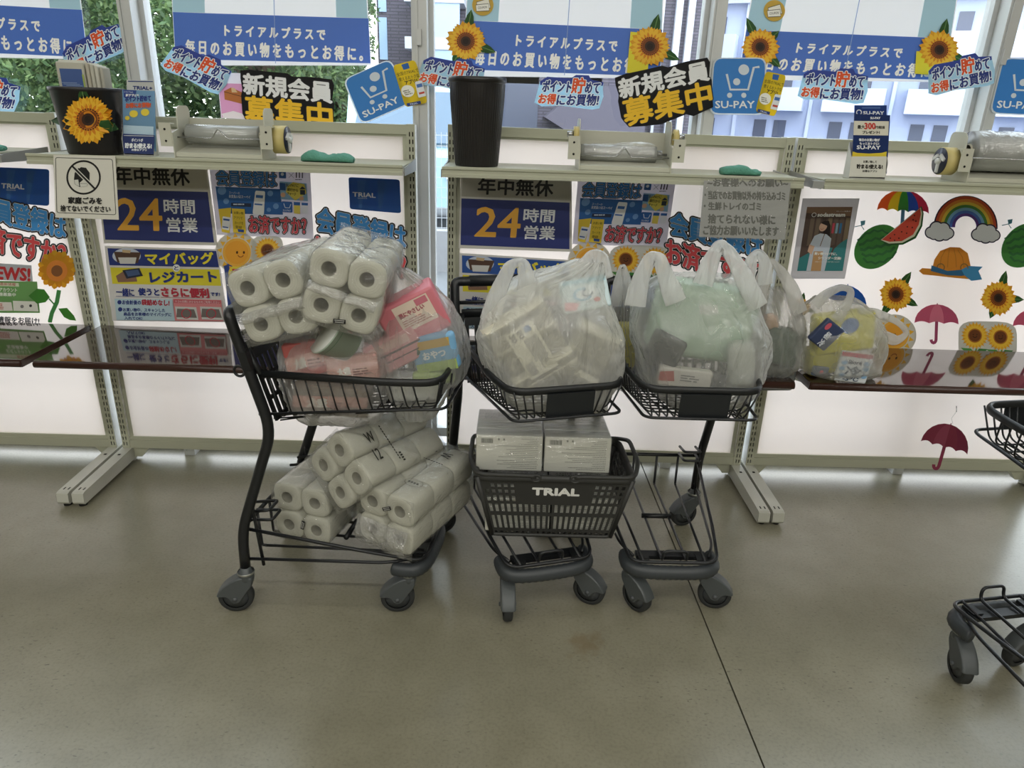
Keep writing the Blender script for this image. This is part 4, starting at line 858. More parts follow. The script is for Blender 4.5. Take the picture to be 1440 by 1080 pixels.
# ================================================================== things standing on the shelves
SZ = 1.2243
def cone_put(cx, cy, r0, z0, r1, z1, lift=0.0):
    def put(u, v, d):
        y = cy - r0
        for _ in range(4):
            p = at(u, v, y); r = r0 + (r1 - r0) * (p.z - z0) / (z1 - z0); y = cy - math.sqrt(max(1e-6, r * r - (p.x - cx) ** 2))
        p = at(u, v, y); n = Vector((p.x - cx, p.y - cy, 0)).normalized(); return p + n * (d + lift)
    return put
# sunflower pot with newspapers
POT = mat('dark_plastic', '#1c191b', 0.38)
pcx, pcy = -1.343, -0.180
t = empty('waste_paper_pot', (pcx, pcy, SZ)); tag(t, 'black plastic pot with a large sunflower on its front, holding newspapers', 'pot')
m = MB(); m.lathe([(0.0, 0.0), (0.080, 0.0), (0.083, 0.004), (0.103, 0.186), (0.107, 0.188), (0.107, 0.198), (0.103, 0.199), (0.100, 0.186), (0.080, 0.008), (0.0, 0.008)], POT, 48); m.build('body', t)
o = sunflower(124, 168, 35, 6, None, 0, name='sunflower_print', put=cone_put(pcx, pcy, 0.0815, SZ, 0.1035, SZ + 0.188, 0.0004), leaves=((-108, 1.35), (172, 1.5), (12, 1.3)), thin=0.0002)
o.parent = t; o.matrix_parent_inverse = Matrix.Translation((-pcx, -pcy, -SZ))
NEWS = [mat('newsprint', c, 0.8) for c in ('#b9b7aa', '#c4c2b6', '#aba99d', '#b5afa0')]
for k in range(7):
    n_ = empty('newspaper', (pcx + (-0.021 if k < 3 else 0.030 + 0.0122 * (k - 3)), pcy + (-0.031 + 0.016 * k if k < 3 else 0.0), SZ + 0.0086))
    tag(n_, ['folded newspaper with a blue picture, front of those in the sunflower pot', 'folded newspaper behind the one with the blue picture', 'folded newspaper, farthest back on the left of the pot', 'folded newspaper standing edge on, first right of the blue picture', 'folded newspaper standing edge on, second right of the blue picture', 'folded newspaper standing edge on, third right of the blue picture', 'folded newspaper standing edge on at the right rim of the pot'][k], 'newspaper', 'newspapers in the pot')
    m = MB(); R = Rz(math.radians((0, 1, -1, 90, 90, 90, 90)[k]))
    w = 0.085 if k < 3 else (0.066, 0.062, 0.058, 0.046)[k - 3]; h = (0.262, 0.268, 0.262, 0.262, 0.258, 0.255, 0.250)[k]
    m.rbox(R @ Vector((0, 0, h / 2)), (w, 0.011, h), 0.004, NEWS[k % 4], R)
    if k == 0:
        F = R @ Vector((0, -0.0062, 0)); m.box(R @ Vector((0.002, -0.0058, h - 0.055)), (w * 0.8, 0.0008, 0.07), mat('print_ink', '#3f5a94', 0.5), R)
        for q in range(4): m.box(R @ Vector((-0.01 + q * 0.008, -0.0066, h - 0.06 - q * 0.004)), (0.05, 0.0006, 0.0016), mat('print_ink', '#93a7c6', 0.5), R)
        m.box(R @ Vector((w * 0.44, -0.0064, h - 0.06)), (0.005, 0.0006, 0.05), mat('print_ink', '#9fb25a', 0.5), R)
    for q in range(5): m.box(R @ Vector((w / 2 - 0.0002 if k > 2 else 0, 0 if k > 2 else 0, h * (0.3 + 0.13 * q))), (0.0012, 0.0114, 0.0012) if k > 2 else (w * 0.9, 0.0114, 0.0006), mat('print_ink', '#77756c', 0.8), R)
    m.build('folded_sheets', n_)
# leaflet holders
def leaf(name, pts, col, Y, label, fn, grp, t=0.004):
    s = Sheet(Y); s.base(pts, col, t); fn(s); o = s.build(name); tag(o, label, 'leaflet', grp); return o
def f1_(s): s.text('TRIAL+', (187, 121), (214, 122), (187, 125.5), '#26366e', 0.4); s.poly(quad((180, 113.5), (215, 114), (215, 115.4), (180, 115)), '#35457c')
leaf('leaflet', quad((178, 112), (216, 113), (220, 214), (180, 214)), '#d6d6d2', -0.186, 'white leaflet at the back of the blue leaflet holder on the left shelf', f1_, 'app leaflets on the left shelf')
def f2_(s):
    s.poly(quad((173, 126), (192, 127), (190, 138), (174, 137)), '#31498c'); s.text('トライアルの', (175, 128), (187, 128.6), (175, 130.5), '#e6ecf2'); s.text('新アプリで', (177, 132), (195, 132.5), (177, 136), '#f2f4f6', 0.2)
    s.text('ポイント貯めて', (176, 135), (212, 134), (176, 143), '#2b3c84', 0.4); s.text('お得にお買物!', (177, 145), (212, 144), (177, 152), '#cf5a35', 0.4)
    for x, y in ((204, 158), (188, 160), (179, 166)): s.circ(x, y, 6 if x > 180 else 3.4, '#e6cf4a', 5 if x > 180 else 3)
    s.poly(quad((174, 176), (216, 178), (216, 190), (174, 189)), '#b9d3e6')
leaf('leaflet', quad((172, 126), (217, 128), (219, 213), (174, 212)), '#8fbbdd', -0.194, 'light blue app leaflet at the front of the left leaflet holder', f2_, 'app leaflets on the left shelf')
def holder(pts, Yf, Yb, col, label, fn):
    c = at((pts[3][0] + pts[2][0]) / 2, pts[2][1], (Yf + Yb) / 2); t = empty('leaflet_holder', (c.x, c.y, SZ)); tag(t, label, 'leaflet holder')
    s = Sheet(Yf); s.base(pts, col, 0.0012, mat('card_stock', col, 0.45)); fn(s); o = s.mb.build('front_panel', t); o.matrix_parent_inverse = Matrix.Translation((-c.x, -c.y, -SZ))
    a, b = at(*pts[3], Yf), at(*pts[2], Yf); m = MB(); w = b.x - a.x; cm = mat('card_stock', '#d8d8d4', 0.45)
    m.box2((a.x - c.x, Yf - c.y + .0016, 0), (b.x - c.x, Yb - c.y, 0.0014), cm)
    for x in (a.x, b.x): m.prism([(x - c.x - .0006, Yf - c.y + .0015, 0), (x - c.x - .0006, Yb - c.y, 0), (x - c.x - .0006, Yb - c.y, 0.11), (x - c.x - .0006, Yf - c.y + .0015, 0.05)], (0.0012, 0, 0), cm)
    m.box2((a.x - c.x, Yb - c.y, 0), (b.x - c.x, Yb - c.y + .0012, 0.11), cm); m.build('tray', t)
def fh1(s): s.text('ポイントが', (185, 194.5), (201, 195), (185, 199), '#e8ecf2', 0.2); s.text('貯まる!使える!', (176, 201), (213, 202), (176, 208), '#eef2f6', 0.5); s.text('お得なアプリ', (185, 209), (206, 209.6), (185, 212), '#e8ecf2', 0.2); s.stroke([(174, 190.5), (216, 191.5)], 0.8, '#d8dce4')
holder(quad((172.5, 188), (217, 190), (216, 217), (174, 215.5)), -0.203, -0.165, '#28386f', 'navy leaflet holder beside the sunflower pot', fh1)
def g1(s): s.text('SU-PAY', (1214, 156.5), (1243, 156.5), (1214, 161), '#e4eaf2', 0.3); s.arc(1208, 158, 3.4, 0, 360, 1.2, '#e4eaf2'); s.poly(quad((1212, 150.5), (1238, 150.5), (1238, 152.8), (1212, 152.8)), '#4a6aa8')
leaf('leaflet', quad((1202, 148), (1247, 148), (1245, 244), (1200, 244)), '#2c4c94', -0.178, 'blue leaflet sticking up at the back of the white leaflet holder', g1, 'payment leaflets on the right shelf', 0.003)
def g2(s):
    s.text('SU-PAY', (1224, 164.5), (1238, 164.5), (1224, 167.5), '#e4eaf2', 0.2); s.poly(quad((1201, 170), (1250, 170.5), (1249, 190.5), (1200, 190)), '#dcd8ca')
    s.text('最大', (1206, 176), (1216, 176), (1206, 181), '#2e2c28', 0.25); s.text('300', (1216, 173), (1231, 173), (1216, 181.5), '#c43c34', 0.5); s.text('円相当', (1231, 177), (1244, 177), (1231, 181), '#3a3630', 0.2); s.text('プレゼント!', (1213, 184), (1237, 184), (1213, 188), '#2e2c28', 0.25)
    s.text('毎日のお買い物が', (1208, 194.5), (1237, 195), (1208, 198.5), '#e6eaf2', 0.2); s.text('もっとおトクに!', (1209, 200), (1236, 200.4), (1209, 203.5), '#e6eaf2', 0.2); s.text('SU-PAY', (1205, 204.6), (1238, 205), (1205, 209.6), '#e8ecf4', 0.3)
    s.poly([(1199, 213), (1205, 215), (1222, 216), (1240, 215), (1247, 213), (1246, 224), (1198, 224)], '#e0c838')
leaf('leaflet', quad((1202, 160), (1252, 162), (1247, 244), (1198, 244)), '#27407e', -0.188, 'blue and cream leaflet offering 300 yen in the white leaflet holder', g2, 'payment leaflets on the right shelf', 0.004)
def fh2(s): s.text('お買い物して', (1214, 225.5), (1233, 226), (1214, 229), '#33312c', 0.15); s.text('貯まる!使える!', (1205, 231), (1241, 231.6), (1205, 237), '#33312c', 0.4); s.text('お得なアプリ', (1213, 239), (1233, 239.4), (1213, 242), '#33312c', 0.15)
holder(quad((1197, 220), (1247, 220), (1245, 249.5), (1194, 248.5)), -0.203, -0.158, '#d6d4cb', 'white card leaflet holder on the right shelf', fh2)
# ribbed bin
t = empty('ribbed_bin', (-0.110, -0.170, SZ)); tag(t, 'tall black ribbed bin on the shelf by the middle window column', 'bin')
m = MB(); seg = 240; prof = [(0.069, 0.002), (0.0705, 0.01), (0.0855, 0.20), (0.0885, 0.250)]
vs = []; RB = mat('ribbed_black_plastic', '#191616', 0.33)
for r, h in prof:
    for k in range(seg):
        q = 1 + (0.012 if (k % 4) in (0, 1) else 0.0) * (1 if h < 0.25 else 0); a = 2 * PI * k / seg; vs.append((r * q * math.cos(a), r * q * math.sin(a), h))
m.add(vs, [(i * seg + k, i * seg + (k + 1) % seg, (i + 1) * seg + (k + 1) % seg, (i + 1) * seg + k) for i in range(3) for k in range(seg)], RB)
m.lathe([(0.0885, 0.249), (0.0915, 0.252), (0.0915, 0.266), (0.089, 0.267), (0.086, 0.255), (0.068, 0.006), (0.0, 0.006), (0.0, 0.0), (0.069, 0.0), (0.069, 0.002)], RB, 48); m.build('body', t)
# bag dispensers
STEEL = mat('bright_steel', '#b9babb', 0.22, metal=0.9); DPL = mat('dispenser_enamel', '#c2c1b2', 0.4); TAPE = mat('tape_yellow', '#c9b878', 0.4)
ROLLF = film('film_roll', clear=0.80, rough=0.16, tint='#e6e8e6', milk=0.55, scale=9, strength=0.15, stretch=(1, 14, 14)); LOOSE = film('loose_film', clear=0.85, rough=0.15, milk=0.18, scale=14, strength=0.6)
def dispenser(x0, x1, label, zr, rr, roll_x, tape, plate_h=0.155, loose=False, small_tape=False):
    cx = (x0 + x1) / 2; t = empty('bag_dispenser', (cx, -0.16, SZ)); tag(t, label, 'bag dispenser', 'plastic bag dispensers on the shelves'); W = (x1 - x0) / 2
    for s_ in (-1, 1):
        m = MB(); pl = [(-0.085, 0.0), (0.06, 0.0)] + [(0.06 - 0.02 + 0.02 * math.cos(a), plate_h - 0.02 + 0.02 * math.sin(a)) for a in (0, .5, 1.0, 1.57)] + [(-0.01 + 0.025 * math.cos(a), plate_h - 0.025 + 0.025 * math.sin(a)) for a in (1.57, 2.1, 2.7, 3.14)] + [(-0.04, 0.085), (-0.085, 0.075)]
        m.prism([(s_ * W, y, z) for y, z in pl], (s_ * 0.003, 0, 0), DPL); m.build('side_plate', t)
        m = MB(); m.box2((s_ * (W + 0.003), -0.0865, 0.034), (s_ * (W + 0.040), -0.0840, 0.104), DPL); m.box2((s_ * (W + 0.003), -0.084, 0.100), (s_ * (W + 0.040), -0.055, 0.1025), DPL)
        for dz in (0.05, 0.085): m.lathe([(0.0, 0.002), (0.0035, 0.0012), (0.0035, 0.0)], HOLE_BLACK, 10, (s_ * (W + 0.022), -0.0865, dz), Rx(PI / 2))
        m.build('bracket', t)
    m = MB(); m.box2((-W, 0.052, 0.0), (W, 0.055, 0.118), DPL); m.box2((-W, -0.08, 0.0), (W, 0.052, 0.003), DPL); m.prism([(-W, -0.08, 0.002), (-W, -0.08, 0.016), (-W, 0.02, 0.034), (-W, 0.02, 0.031)], (2 * W, 0, 0), DPL); m.build('tray', t)
    r0, r1 = roll_x
    m = MB(); m.lathe([(rr * .35, r0), (rr, r0), (rr, r1), (rr * .35, r1)], ROLLF, 40, (0, -0.01, zr), Ry(PI / 2)); m.lathe([(rr * .96, r0 + .001), (rr * .96, r1 - .001)], mat('packed_film', '#d2d3cf', 0.3), 32, (0, -0.01, zr), Ry(PI / 2)); m.lathe([(rr * .3, r0 - .004), (rr * .36, r0 - .002), (rr * .36, r1 + .002), (rr * .3, r1 + .004)], mat('cardboard_core', '#cfc8b4', 0.8), 20, (0, -0.01, zr), Ry(PI / 2)); o = m.build('film_roll', t)
    m = MB(); m.tube([(-W, -0.01, zr), (W, -0.01, zr)], 0.004, STEEL, 10)
    zb = zr - rr * 0.30; yb = -0.012 - rr - 0.010
    m.tube(fillet([(-W, yb, zb), (-0.026 + 0.0, yb, zb - 0.001), (-0.002, yb - 0.006, zb + 0.030), (0.022, yb, zb - 0.001), (W, yb, zb)], 0.008), 0.0022, STEEL, 8); m.build('cutter_rod', t)
    m = MB()
    for k in range(4):
        m.tube([(r1 + 0.006 + k * 0.004 + 0.0, -0.01 + 0.013 * math.cos(a), zr + 0.013 * math.sin(a)) for a in (2 * PI * q / 14 for q in range(14))], 0.0014, STEEL, 6, closed=True)
    m.build('spring', t)
    if loose:
        m = MB(); n1, n2 = 26, 8; vs = []
        for i in range(n1):
            for j in range(n2):
                x = r0 + 0.01 + (r1 - r0 - 0.02) * i / (n1 - 1); a = math.radians(95 + 110 * j / (n2 - 1)); q = rr + 0.003 + 0.006 * noise.noise(Vector((x * 30, j * .7, 2))) + (0.010 * math.sin(PI * min(1, max(0, (x - r0) / (r1 - r0) * 1.6 - .7))) * (1 if j < 4 else .3))
                vs.append((x, -0.01 + q * math.cos(a), zr + q * math.sin(a)))
        m.add(vs, [(i * n2 + j, i * n2 + j + 1, (i + 1) * n2 + j + 1, (i + 1) * n2 + j) for i in range(n1 - 1) for j in range(n2 - 1)], LOOSE, True); m.build('loose_end', t)
    if tape:
        s_ = tape; X = s_ * (W + 0.050)
        m = MB(); w = 0.020; m.lathe([(0.022, -w), (0.043, -w), (0.043, w), (0.022, w), (0.022, -w)], TAPE, 36, (X, -0.03, 0.062), Ry(PI / 2)); tp = m.build('tape_roll', t)
        m = MB(); m.lathe([(0.0, s_ * 0.0205), (0.036, s_ * 0.0205), (0.041, s_ * 0.021), (0.041, s_ * 0.024), (0.0, s_ * 0.024)], mat('tape_hub', '#25283a', 0.35), 30, (X, -0.03, 0.062), Ry(PI / 2))
        for k in range(3):
            a = 2 * PI * k / 3 + 0.5; m.box((X + s_ * 0.027, -0.03 + 0.022 * math.cos(a), 0.062 + 0.022 * math.sin(a)), (0.006, 0.010, 0.028), mat('white_plastic', '#d9d9d6', 0.4), Rx(-a + PI / 2))
        m.lathe([(0.0, s_ * 0.034), (0.009, s_ * 0.034), (0.011, s_ * 0.024)], mat('white_plastic', '#d9d9d6', 0.4), 16, (X, -0.03, 0.062), Ry(PI / 2)); m.build('tape_hub', tp)
    if small_tape:
        for s_ in (-1, 1):
            m = MB(); m.lathe([(0.012, -0.008), (0.024, -0.008), (0.024, 0.008), (0.012, 0.008), (0.012, -0.008)], TAPE, 24, (s_ * (W + 0.014), -0.045, 0.108), Ry(PI / 2)); m.build('tape_roll', t)
            m = MB(); m.lathe([(0.0, -0.012), (0.010, -0.012), (0.010, 0.012), (0.0, 0.012)], STEEL, 14, (s_ * (W + 0.030), -0.045, 0.108), Ry(PI / 2)); m.build('tape_hub', t)
    return t
dispenser(-1.062, -0.790, 'bag dispenser on the left shelf with a tape roll at its right', 0.070, 0.030, (-0.118, 0.112), 1)
dispenser(0.222, 0.512, 'bag dispenser on the middle shelf with loose film over its roll', 0.052, 0.026, (-0.138, 0.108), 0, loose=True, small_tape=True)
dispenser(1.470, 1.900, 'bag dispenser at the right picture edge with a thick roll and open tape wheel', 0.095, 0.062, (-0.19, 0.19), -1, 0.152, loose=True)
# folded green cloths
def cloth(x0, x1, y, label, seed):
    m = MB(); nx, ny = 26, 12; vs = []; CL = mat('green_cloth', '#5f9e8b', 0.9, bump=(260, 0.6)); W = (x1 - x0)
    for j in range(ny):
        a = 2 * PI * j / ny
        for i in range(nx):
            q = i / (nx - 1); ex = abs(2 * q - 1) ** 6; h = 0.0115 + 0.006 * noise.noise(Vector((q * 3, seed, 0))) + 0.004 * (1 - q)
            yy = 0.042 * math.cos(a) * (1 - 0.25 * ex); zz = h * (1 + math.copysign(abs(math.sin(a)) ** 0.6, math.sin(a))) * (1 - 0.35 * ex)
            if math.sin(a) > 0: zz += 0.004 * noise.noise(Vector((q * 9, yy * 60, seed)))
            vs.append((x0 + W * q + 0.004 * noise.noise(Vector((j * .9, q * 4, seed))), y + yy + 0.006 * noise.noise(Vector((q * 6, j * .4, seed + 5))), SZ + max(0.0, zz) ))
    fs = [(j * nx + i, j * nx + i + 1, ((j + 1) % ny) * nx + i + 1, ((j + 1) % ny) * nx + i) for j in range(ny) for i in range(nx - 1)] + [tuple(j * nx for j in range(ny)), tuple(j * nx + nx - 1 for j in reversed(range(ny)))]
    m.add(vs, fs, CL, True); tag(m.build('folded_cloth'), label, 'cloth', 'folded green wiping cloths')
cloth(-0.665, -0.505, -0.215, 'folded green cloth right of the left bag dispenser', 1); cloth(0.685, 0.805, -0.215, 'folded green cloth above the grey laminated notice', 2); cloth(-1.80, -1.640, -0.20, 'folded green cloth cut by the left picture edge', 3)
# hanging notices
s = Sheet(-0.3065); s.base(quad((75, 218), (162, 219.5), (167, 309), (78, 306)), '#c8c8c0', 0.0012, mat('notice_card', '#dad8ce', 0.35))
s.stroke(rquad((78, 221.5), (158, 224), (163, 302), (80, 299), 0.04), 0.9, '#3c3c3a', True); s.arc(117.5, 249.5, 23, 0, 360, 2.6, '#1b1b1c', 40)
s.poly([(104, 252), (105, 243), (110, 238), (114, 235), (121, 236), (126, 243), (126, 254), (122, 262), (112, 263), (105, 259)], '#1d1d1e'); s.poly([(110, 236), (115, 238.5), (120, 236), (121, 239), (117, 241), (118, 243), (113, 243), (113, 240), (109, 239)], '#1d1d1e')
s.poly([(104.5, 253), (110, 252.5), (111.5, 262), (105.5, 259)], '#d2d2ca'); s.poly([(112, 257), (118, 252), (124, 256), (122, 262), (113, 263)], '#d2d2ca'); s.stroke([(112, 258), (123, 258)], 0.5, '#44443f')
s.stroke([(104, 236), (131, 263)], 5.0, '#d2d2ca'); s.stroke([(102, 234), (133, 265)], 2.6, '#1b1b1c'); s.text('家庭ごみを', (96, 277), (143, 278), (96, 286), '#1e1e1e', 0.45); s.text('捨てないでください', (85, 288.5), (155, 290), (85, 297), '#1e1e1e', 0.3)
s.build('dumping_notice', 'white notice forbidding household waste hanging from the left shelf', 'sign')
s = Sheet(-0.3065); s.base(quad((990, 254), (1112, 257), (1104, 337), (983, 333)), '#9c9d9a', 0.001, mat('notice_card', '#a2a3a0', 0.4)); g = '#63645f'
s.text('~お客様へのお願い~', (995, 251), (1108, 252), (995, 262), g, 0.6); s.text('・当店でのお買物以外の持ち込みゴミ', (991, 268), (1104, 270), (991, 280), g, 0.5); s.text('・生鮮トレイのゴミ', (990, 284), (1070, 285), (990, 295), g, 0.5); s.text('捨てられない様に', (996, 301), (1090, 303), (996, 314), g, 0.6); s.text('ご協力お願いいたします', (990, 317), (1095, 319), (989, 330), g, 0.6)
o = s.build('laminated_notice', 'grey laminated notice hanging from the shelf above the big green bag', 'sign')
m = MB(); P = [at(u, v, -0.3105) for u, v in ((986, 247), (1116, 249), (1108, 339), (979, 335))]; nn = 14; vs = []
for j in range(nn):
    for i in range(nn):
        a, b = i / (nn - 1), j / (nn - 1); p = P[0] * (1 - a) * (1 - b) + P[1] * a * (1 - b) + P[2] * a * b + P[3] * (1 - a) * b; p.y -= 0.0015 + 0.0015 * noise.noise(Vector((a * 3, b * 5, 1))); vs.append(p)
m.add(vs, [(j * nn + i, j * nn + i + 1, (j + 1) * nn + i + 1, (j + 1) * nn + i) for j in range(nn - 1) for i in range(nn - 1)], film('laminate', clear=0.93, rough=0.08, milk=0.05, scale=7, strength=0.35, stretch=(1, 1, 3)), True); m.build('clear_pouch', o)
# ================================================================== shopping carts
BLK = mat('black_powder_coat', '#15171a', 0.34, spec=0.5); BPL = mat('black_plastic', '#131517', 0.42); BUMP = mat('grey_bumper', '#373b3e', 0.45); FORK = mat('grey_fork', '#494d4e', 0.38); TYRE = mat('grey_tyre', '#2b2d2d', 0.65); HUBM = mat('wheel_hub', '#4a4d4f', 0.45); RING = mat('steel_ring', '#a5a6a0', 0.3, metal=0.8)
WR, WT, WB = 0.193, 0.159, 0.114
def make_cart():
    root = empty('shopping_cart')
    # bent tube frame: post - handle - post
    def post(s): return [(0.0, s * WR, 0.135), (0.004, s * WR, 0.268), (0.122, s * WR, 0.590), (0.046, s * (WR - 0.002), 0.868)]
    P = post(-1) + [(0.036, -WR + 0.004, 0.905), (0.036, WR - 0.004, 0.905)] + list(reversed(post(1)))
    m = MB(); m.tube(fillet(P, 0.055, 6), 0.0145, BLK, 14); m.build('tube_frame', root)
    m = MB(); m.tube([(0.036, -WR + 0.05, 0.905), (0.036, WR - 0.05, 0.905)], 0.0175, BPL, 16); m.build('handle_grip', root)
    # upper tray: rims, wires, rear panel, front plate
    zt = 0.745; rim = [(0.105, -WR + 0.010, zt), (0.45, -WT - 0.014, zt), (0.568, -WT + 0.010, zt), (0.568, WT - 0.010, zt), (0.45, WT + 0.014, zt), (0.105, WR - 0.010, zt)]
    m = MB(); m.tube(fillet(rim, 0.05, 6), 0.0085, BPL, 10, flat=(1.25, 0.8)); m.build('tray_rim', root)
    def zbot(x): return 0.607 + (x - 0.12) / 0.42 * 0.053
    def hw_top(x): return WR - 0.010 - (x - 0.105) / 0.463 * (WR - WT - 0.002)
    def hw_bot(x): return 0.160 - (x - 0.12) / 0.42 * 0.028
    m = MB(); r = 0.0024
    for k in range(13):                                   # cross wires: side - bottom - side
        x = 0.135 + k * 0.031; a, b = hw_top(x), hw_bot(x); z = zbot(x)
        m.tube(fillet([(x - 0.012, -a, zt), (x + 0.004, -b - 0.006, z + 0.004), (x + 0.006, b + 0.006, z + 0.004), (x - 0.012, a, zt)], 0.03, 4), r, BLK, 6)
    for k in range(13):                                   # long wires: bottom - front
        y = -0.150 + k * 0.025; yb = y * 0.80
        m.tube(fillet([(0.110, y, zbot(0.11)), (0.548, yb, zbot(0.54)), (0.566, y * 0.96, zt)], 0.018, 4), r, BLK, 6)
    for k in range(7):                                    # slanting bottom wires
        y = -0.12 + k * 0.04
        m.tube([(0.13, max(-0.155, y - 0.04), zbot(0.13) - 0.004), (0.535, max(-.128, min(0.128, (y + 0.07) * .8)), zbot(0.535) - 0.004)], r * .9, BLK, 5)
    m.build('tray_wires', root)
    m = MB(); z1 = 0.672; m.tube(fillet([(0.085, -WR + 0.014, 0.628), (0.46, -WT + 0.002, 0.664), (0.580, -WT + 0.012, z1), (0.580, WT - 0.012, z1), (0.46, WT - 0.002, 0.664), (0.085, WR - 0.014, 0.628)], 0.03, 5), 0.0042, BLK, 8); m.build('tray_guard_wire', root)
    m = MB(); m.box((0.5745, 0.004, 0.706), (0.004, 0.128, 0.066), mat('dark_blue_black_plate', '#14181c', 0.5), Ry(0.12)); m.build('front_plate', root)
    m = MB(); yz = 0.165; o = Vector((0.128, -yz, 0.607)); ey = Vector((-0.058, 0, 0.205)); L = ey.length; ey.normalize()
    xs = [0.0]; 
    for k in range(11): xs += [0.012 + k * 0.0288, 0.012 + k * 0.0288 + 0.018]
    xs.append(2 * yz); ys = [0, 0.012, 0.058, 0.068, 0.116, 0.126, 0.176, L]
    m.holed(o, (0, 1, 0), ey, xs, ys, lambda i, j: i % 2 == 1 and j in (1, 3, 5), (-0.007, 0, -0.002), BPL)
    m.tube([(0.068, -yz - 0.008, 0.812), (0.068, yz + 0.008, 0.812)], 0.011, BPL, 10, flat=(1.3, 0.8)); m.tube([(0.050, -WR, 0.842), (0.050, WR, 0.842)], 0.006, BLK, 8)
    for s in (-1, 1): m.tube([(0.068, s * (yz + 0.006), 0.812), (0.085, s * (WR - 0.012), 0.775), (0.105, s * (WR - 0.010), zt)], 0.009, BPL, 8)
    m.build('rear_panel', root)
    for s in (-1, 1):
        m = MB(); c = Vector((0.075, s * (WR + 0.004), 0.765)); m.box(c + Vector((0, 0, 0.018)), (0.022, 0.022, 0.05), BPL, Ry(-0.25)); m.tube([c + Vector((-0.022 + 0.014 * math.cos(a), 0, -0.012 + 0.014 * math.sin(a))) for a in [math.radians(q) for q in range(20, 341, 20)]], 0.0038, BPL, 6); m.build('bag_hook', root)
    # lower rack
    m = MB(); f = 0.0052
    m.tube(fillet([(0.010, -WR + 0.010, 0.270), (0.36, -0.150, 0.212), (0.512, -0.128, 0.186), (0.512, 0.128, 0.186), (0.36, 0.150, 0.212), (0.010, WR - 0.010, 0.270)], 0.04, 6), f, BLK, 10)
    m.tube(fillet([(0.010, -WR + 0.006, 0.172), (0.40, -0.142, 0.176), (0.470, -0.112, 0.178)], 0.03, 5), f * .9, BLK, 8); m.tube(fillet([(0.010, WR - 0.006, 0.172), (0.40, 0.142, 0.176), (0.470, 0.112, 0.178)], 0.03, 5), f * .9, BLK, 8)
    m.tube([(0.012, -WR + 0.012, 0.284), (0.012, WR - 0.012, 0.284)], 0.0062, BLK, 8)
    m.tube(fillet([(0.030, -0.040, 0.172), (0.510, -0.036, 0.190), (0.513, -0.034, 0.225), (0.513, 0.034, 0.225), (0.510, 0.036, 0.190), (0.030, 0.040, 0.172)], 0.032, 6), 0.0044, BLK, 8)
    for s in (-1, 1):
        m.tube([(0.030, s * 0.115, 0.172), (0.510, s * 0.090, 0.188)], 0.0042, BLK, 8)
        m.tube(fillet([(0.032, s * 0.04, 0.172), (0.016, s * 0.04, 0.172), (0.012, s * 0.04, 0.284)], 0.015), 0.0044, BLK, 8); m.tube(fillet([(0.032, s * 0.115, 0.172), (0.016, s * 0.115, 0.172), (0.012, s * 0.115, 0.284)], 0.015), 0.0042, BLK, 8)
        m.tube(fillet([(0.050, s * (WR - 0.014), 0.150), (0.038, s * (WR - 0.014), 0.30), (0.036, s * (WR - 0.012), 0.352), (0.030, s * WR, 0.36)], 0.01), 0.0048, BLK, 8)
    m.tube([(0.25, -0.048, 0.181), (0.25, 0.048, 0.181)], 0.008, BPL, 10)
    m.build('lower_rack', root)
    for s in (-1, 1):
        m = MB(); y = s * (WR - 0.022)
        m.tube(fillet([(0.012, y, 0.292), (0.086, y, 0.300), (0.086, y - s * 0.055, 0.300), (0.012, y - s * 0.055, 0.292)], 0.01, 4), 0.0046, BPL, 8); m.tube(fillet([(0.012, y, 0.318), (0.080, y, 0.330), (0.080, y - s * 0.055, 0.330), (0.012, y - s * 0.055, 0.318)], 0.01, 4), 0.0046, BPL, 8); m.build('rack_stop', root)
    # bumper: ribbed plastic bow in front
    m = MB(); pts = []
    for k in range(61):
        a = math.radians(-115 + 230 * k / 60); c, q = math.cos(a), math.sin(a); n = 3.2; e = (abs(c) ** n + abs(q) ** n) ** (-1 / n); pts.append((0.450 + 0.062 * c * e, (WB + 0.016) * q * e, 0.150))
    m.tube(pts, [0.0205 if k % 2 else 0.0188 for k in range(61)], BUMP, 14, flat=(1.1, 0.95)); m.build('bumper', root)
    m = MB(); m.box((0.462, 0, 0.176), (0.03, 2 * WB - 0.02, 0.012), BPL)
    for s in (-1, 1): m.box((0.478, s * 0.085, 0.182), (0.04, 0.03, 0.010), BPL)
    m.build('bumper_bracket', root)
    # casters
    def caster(x, y):
        g = MB(); g.lathe([(0.0, 0.148), (0.015, 0.148), (0.015, 0.135), (0.0215, 0.131), (0.0225, 0.124), (0.0225, 0.112), (0.020, 0.100), (0.0, 0.100)], FORK, 20)
        hood = [(0.020, 0.118), (0.006, 0.124), (-0.018, 0.121), (-0.045, 0.108), (-0.070, 0.088), (-0.086, 0.062), (-0.083, 0.059), (-0.058, 0.060), (-0.044, 0.036), (-0.034, 0.032), (-0.022, 0.036), (0.004, 0.075), (0.019, 0.095)]
        hood = [(q.x, q.z) for q in fillet([(a, 0, b) for a, b in hood], 0.012, 3, True)]; w = 0.021; n = len(hood)
        cx_, cz_ = sum(q[0] for q in hood) / n, sum(q[1] for q in hood) / n
        sc = lambda f: [(cx_ + (a - cx_) * f, cz_ + (b - cz_) * f) for a, b in hood]
        rows = [(-w, sc(0.90)), (-w + 0.0015, sc(0.955)), (-w + 0.005, sc(0.99)), (-w + 0.010, hood), (w - 0.010, hood), (w - 0.005, sc(0.99)), (w - 0.0015, sc(0.955)), (w, sc(0.90))]; nr = len(rows)
        vs = [(a, yy, b) for yy, pr in rows for a, b in pr]
        fs = [(i * n + k, i * n + (k + 1) % n, (i + 1) * n + (k + 1) % n, (i + 1) * n + k) for i in range(nr - 1) for k in range(n)]
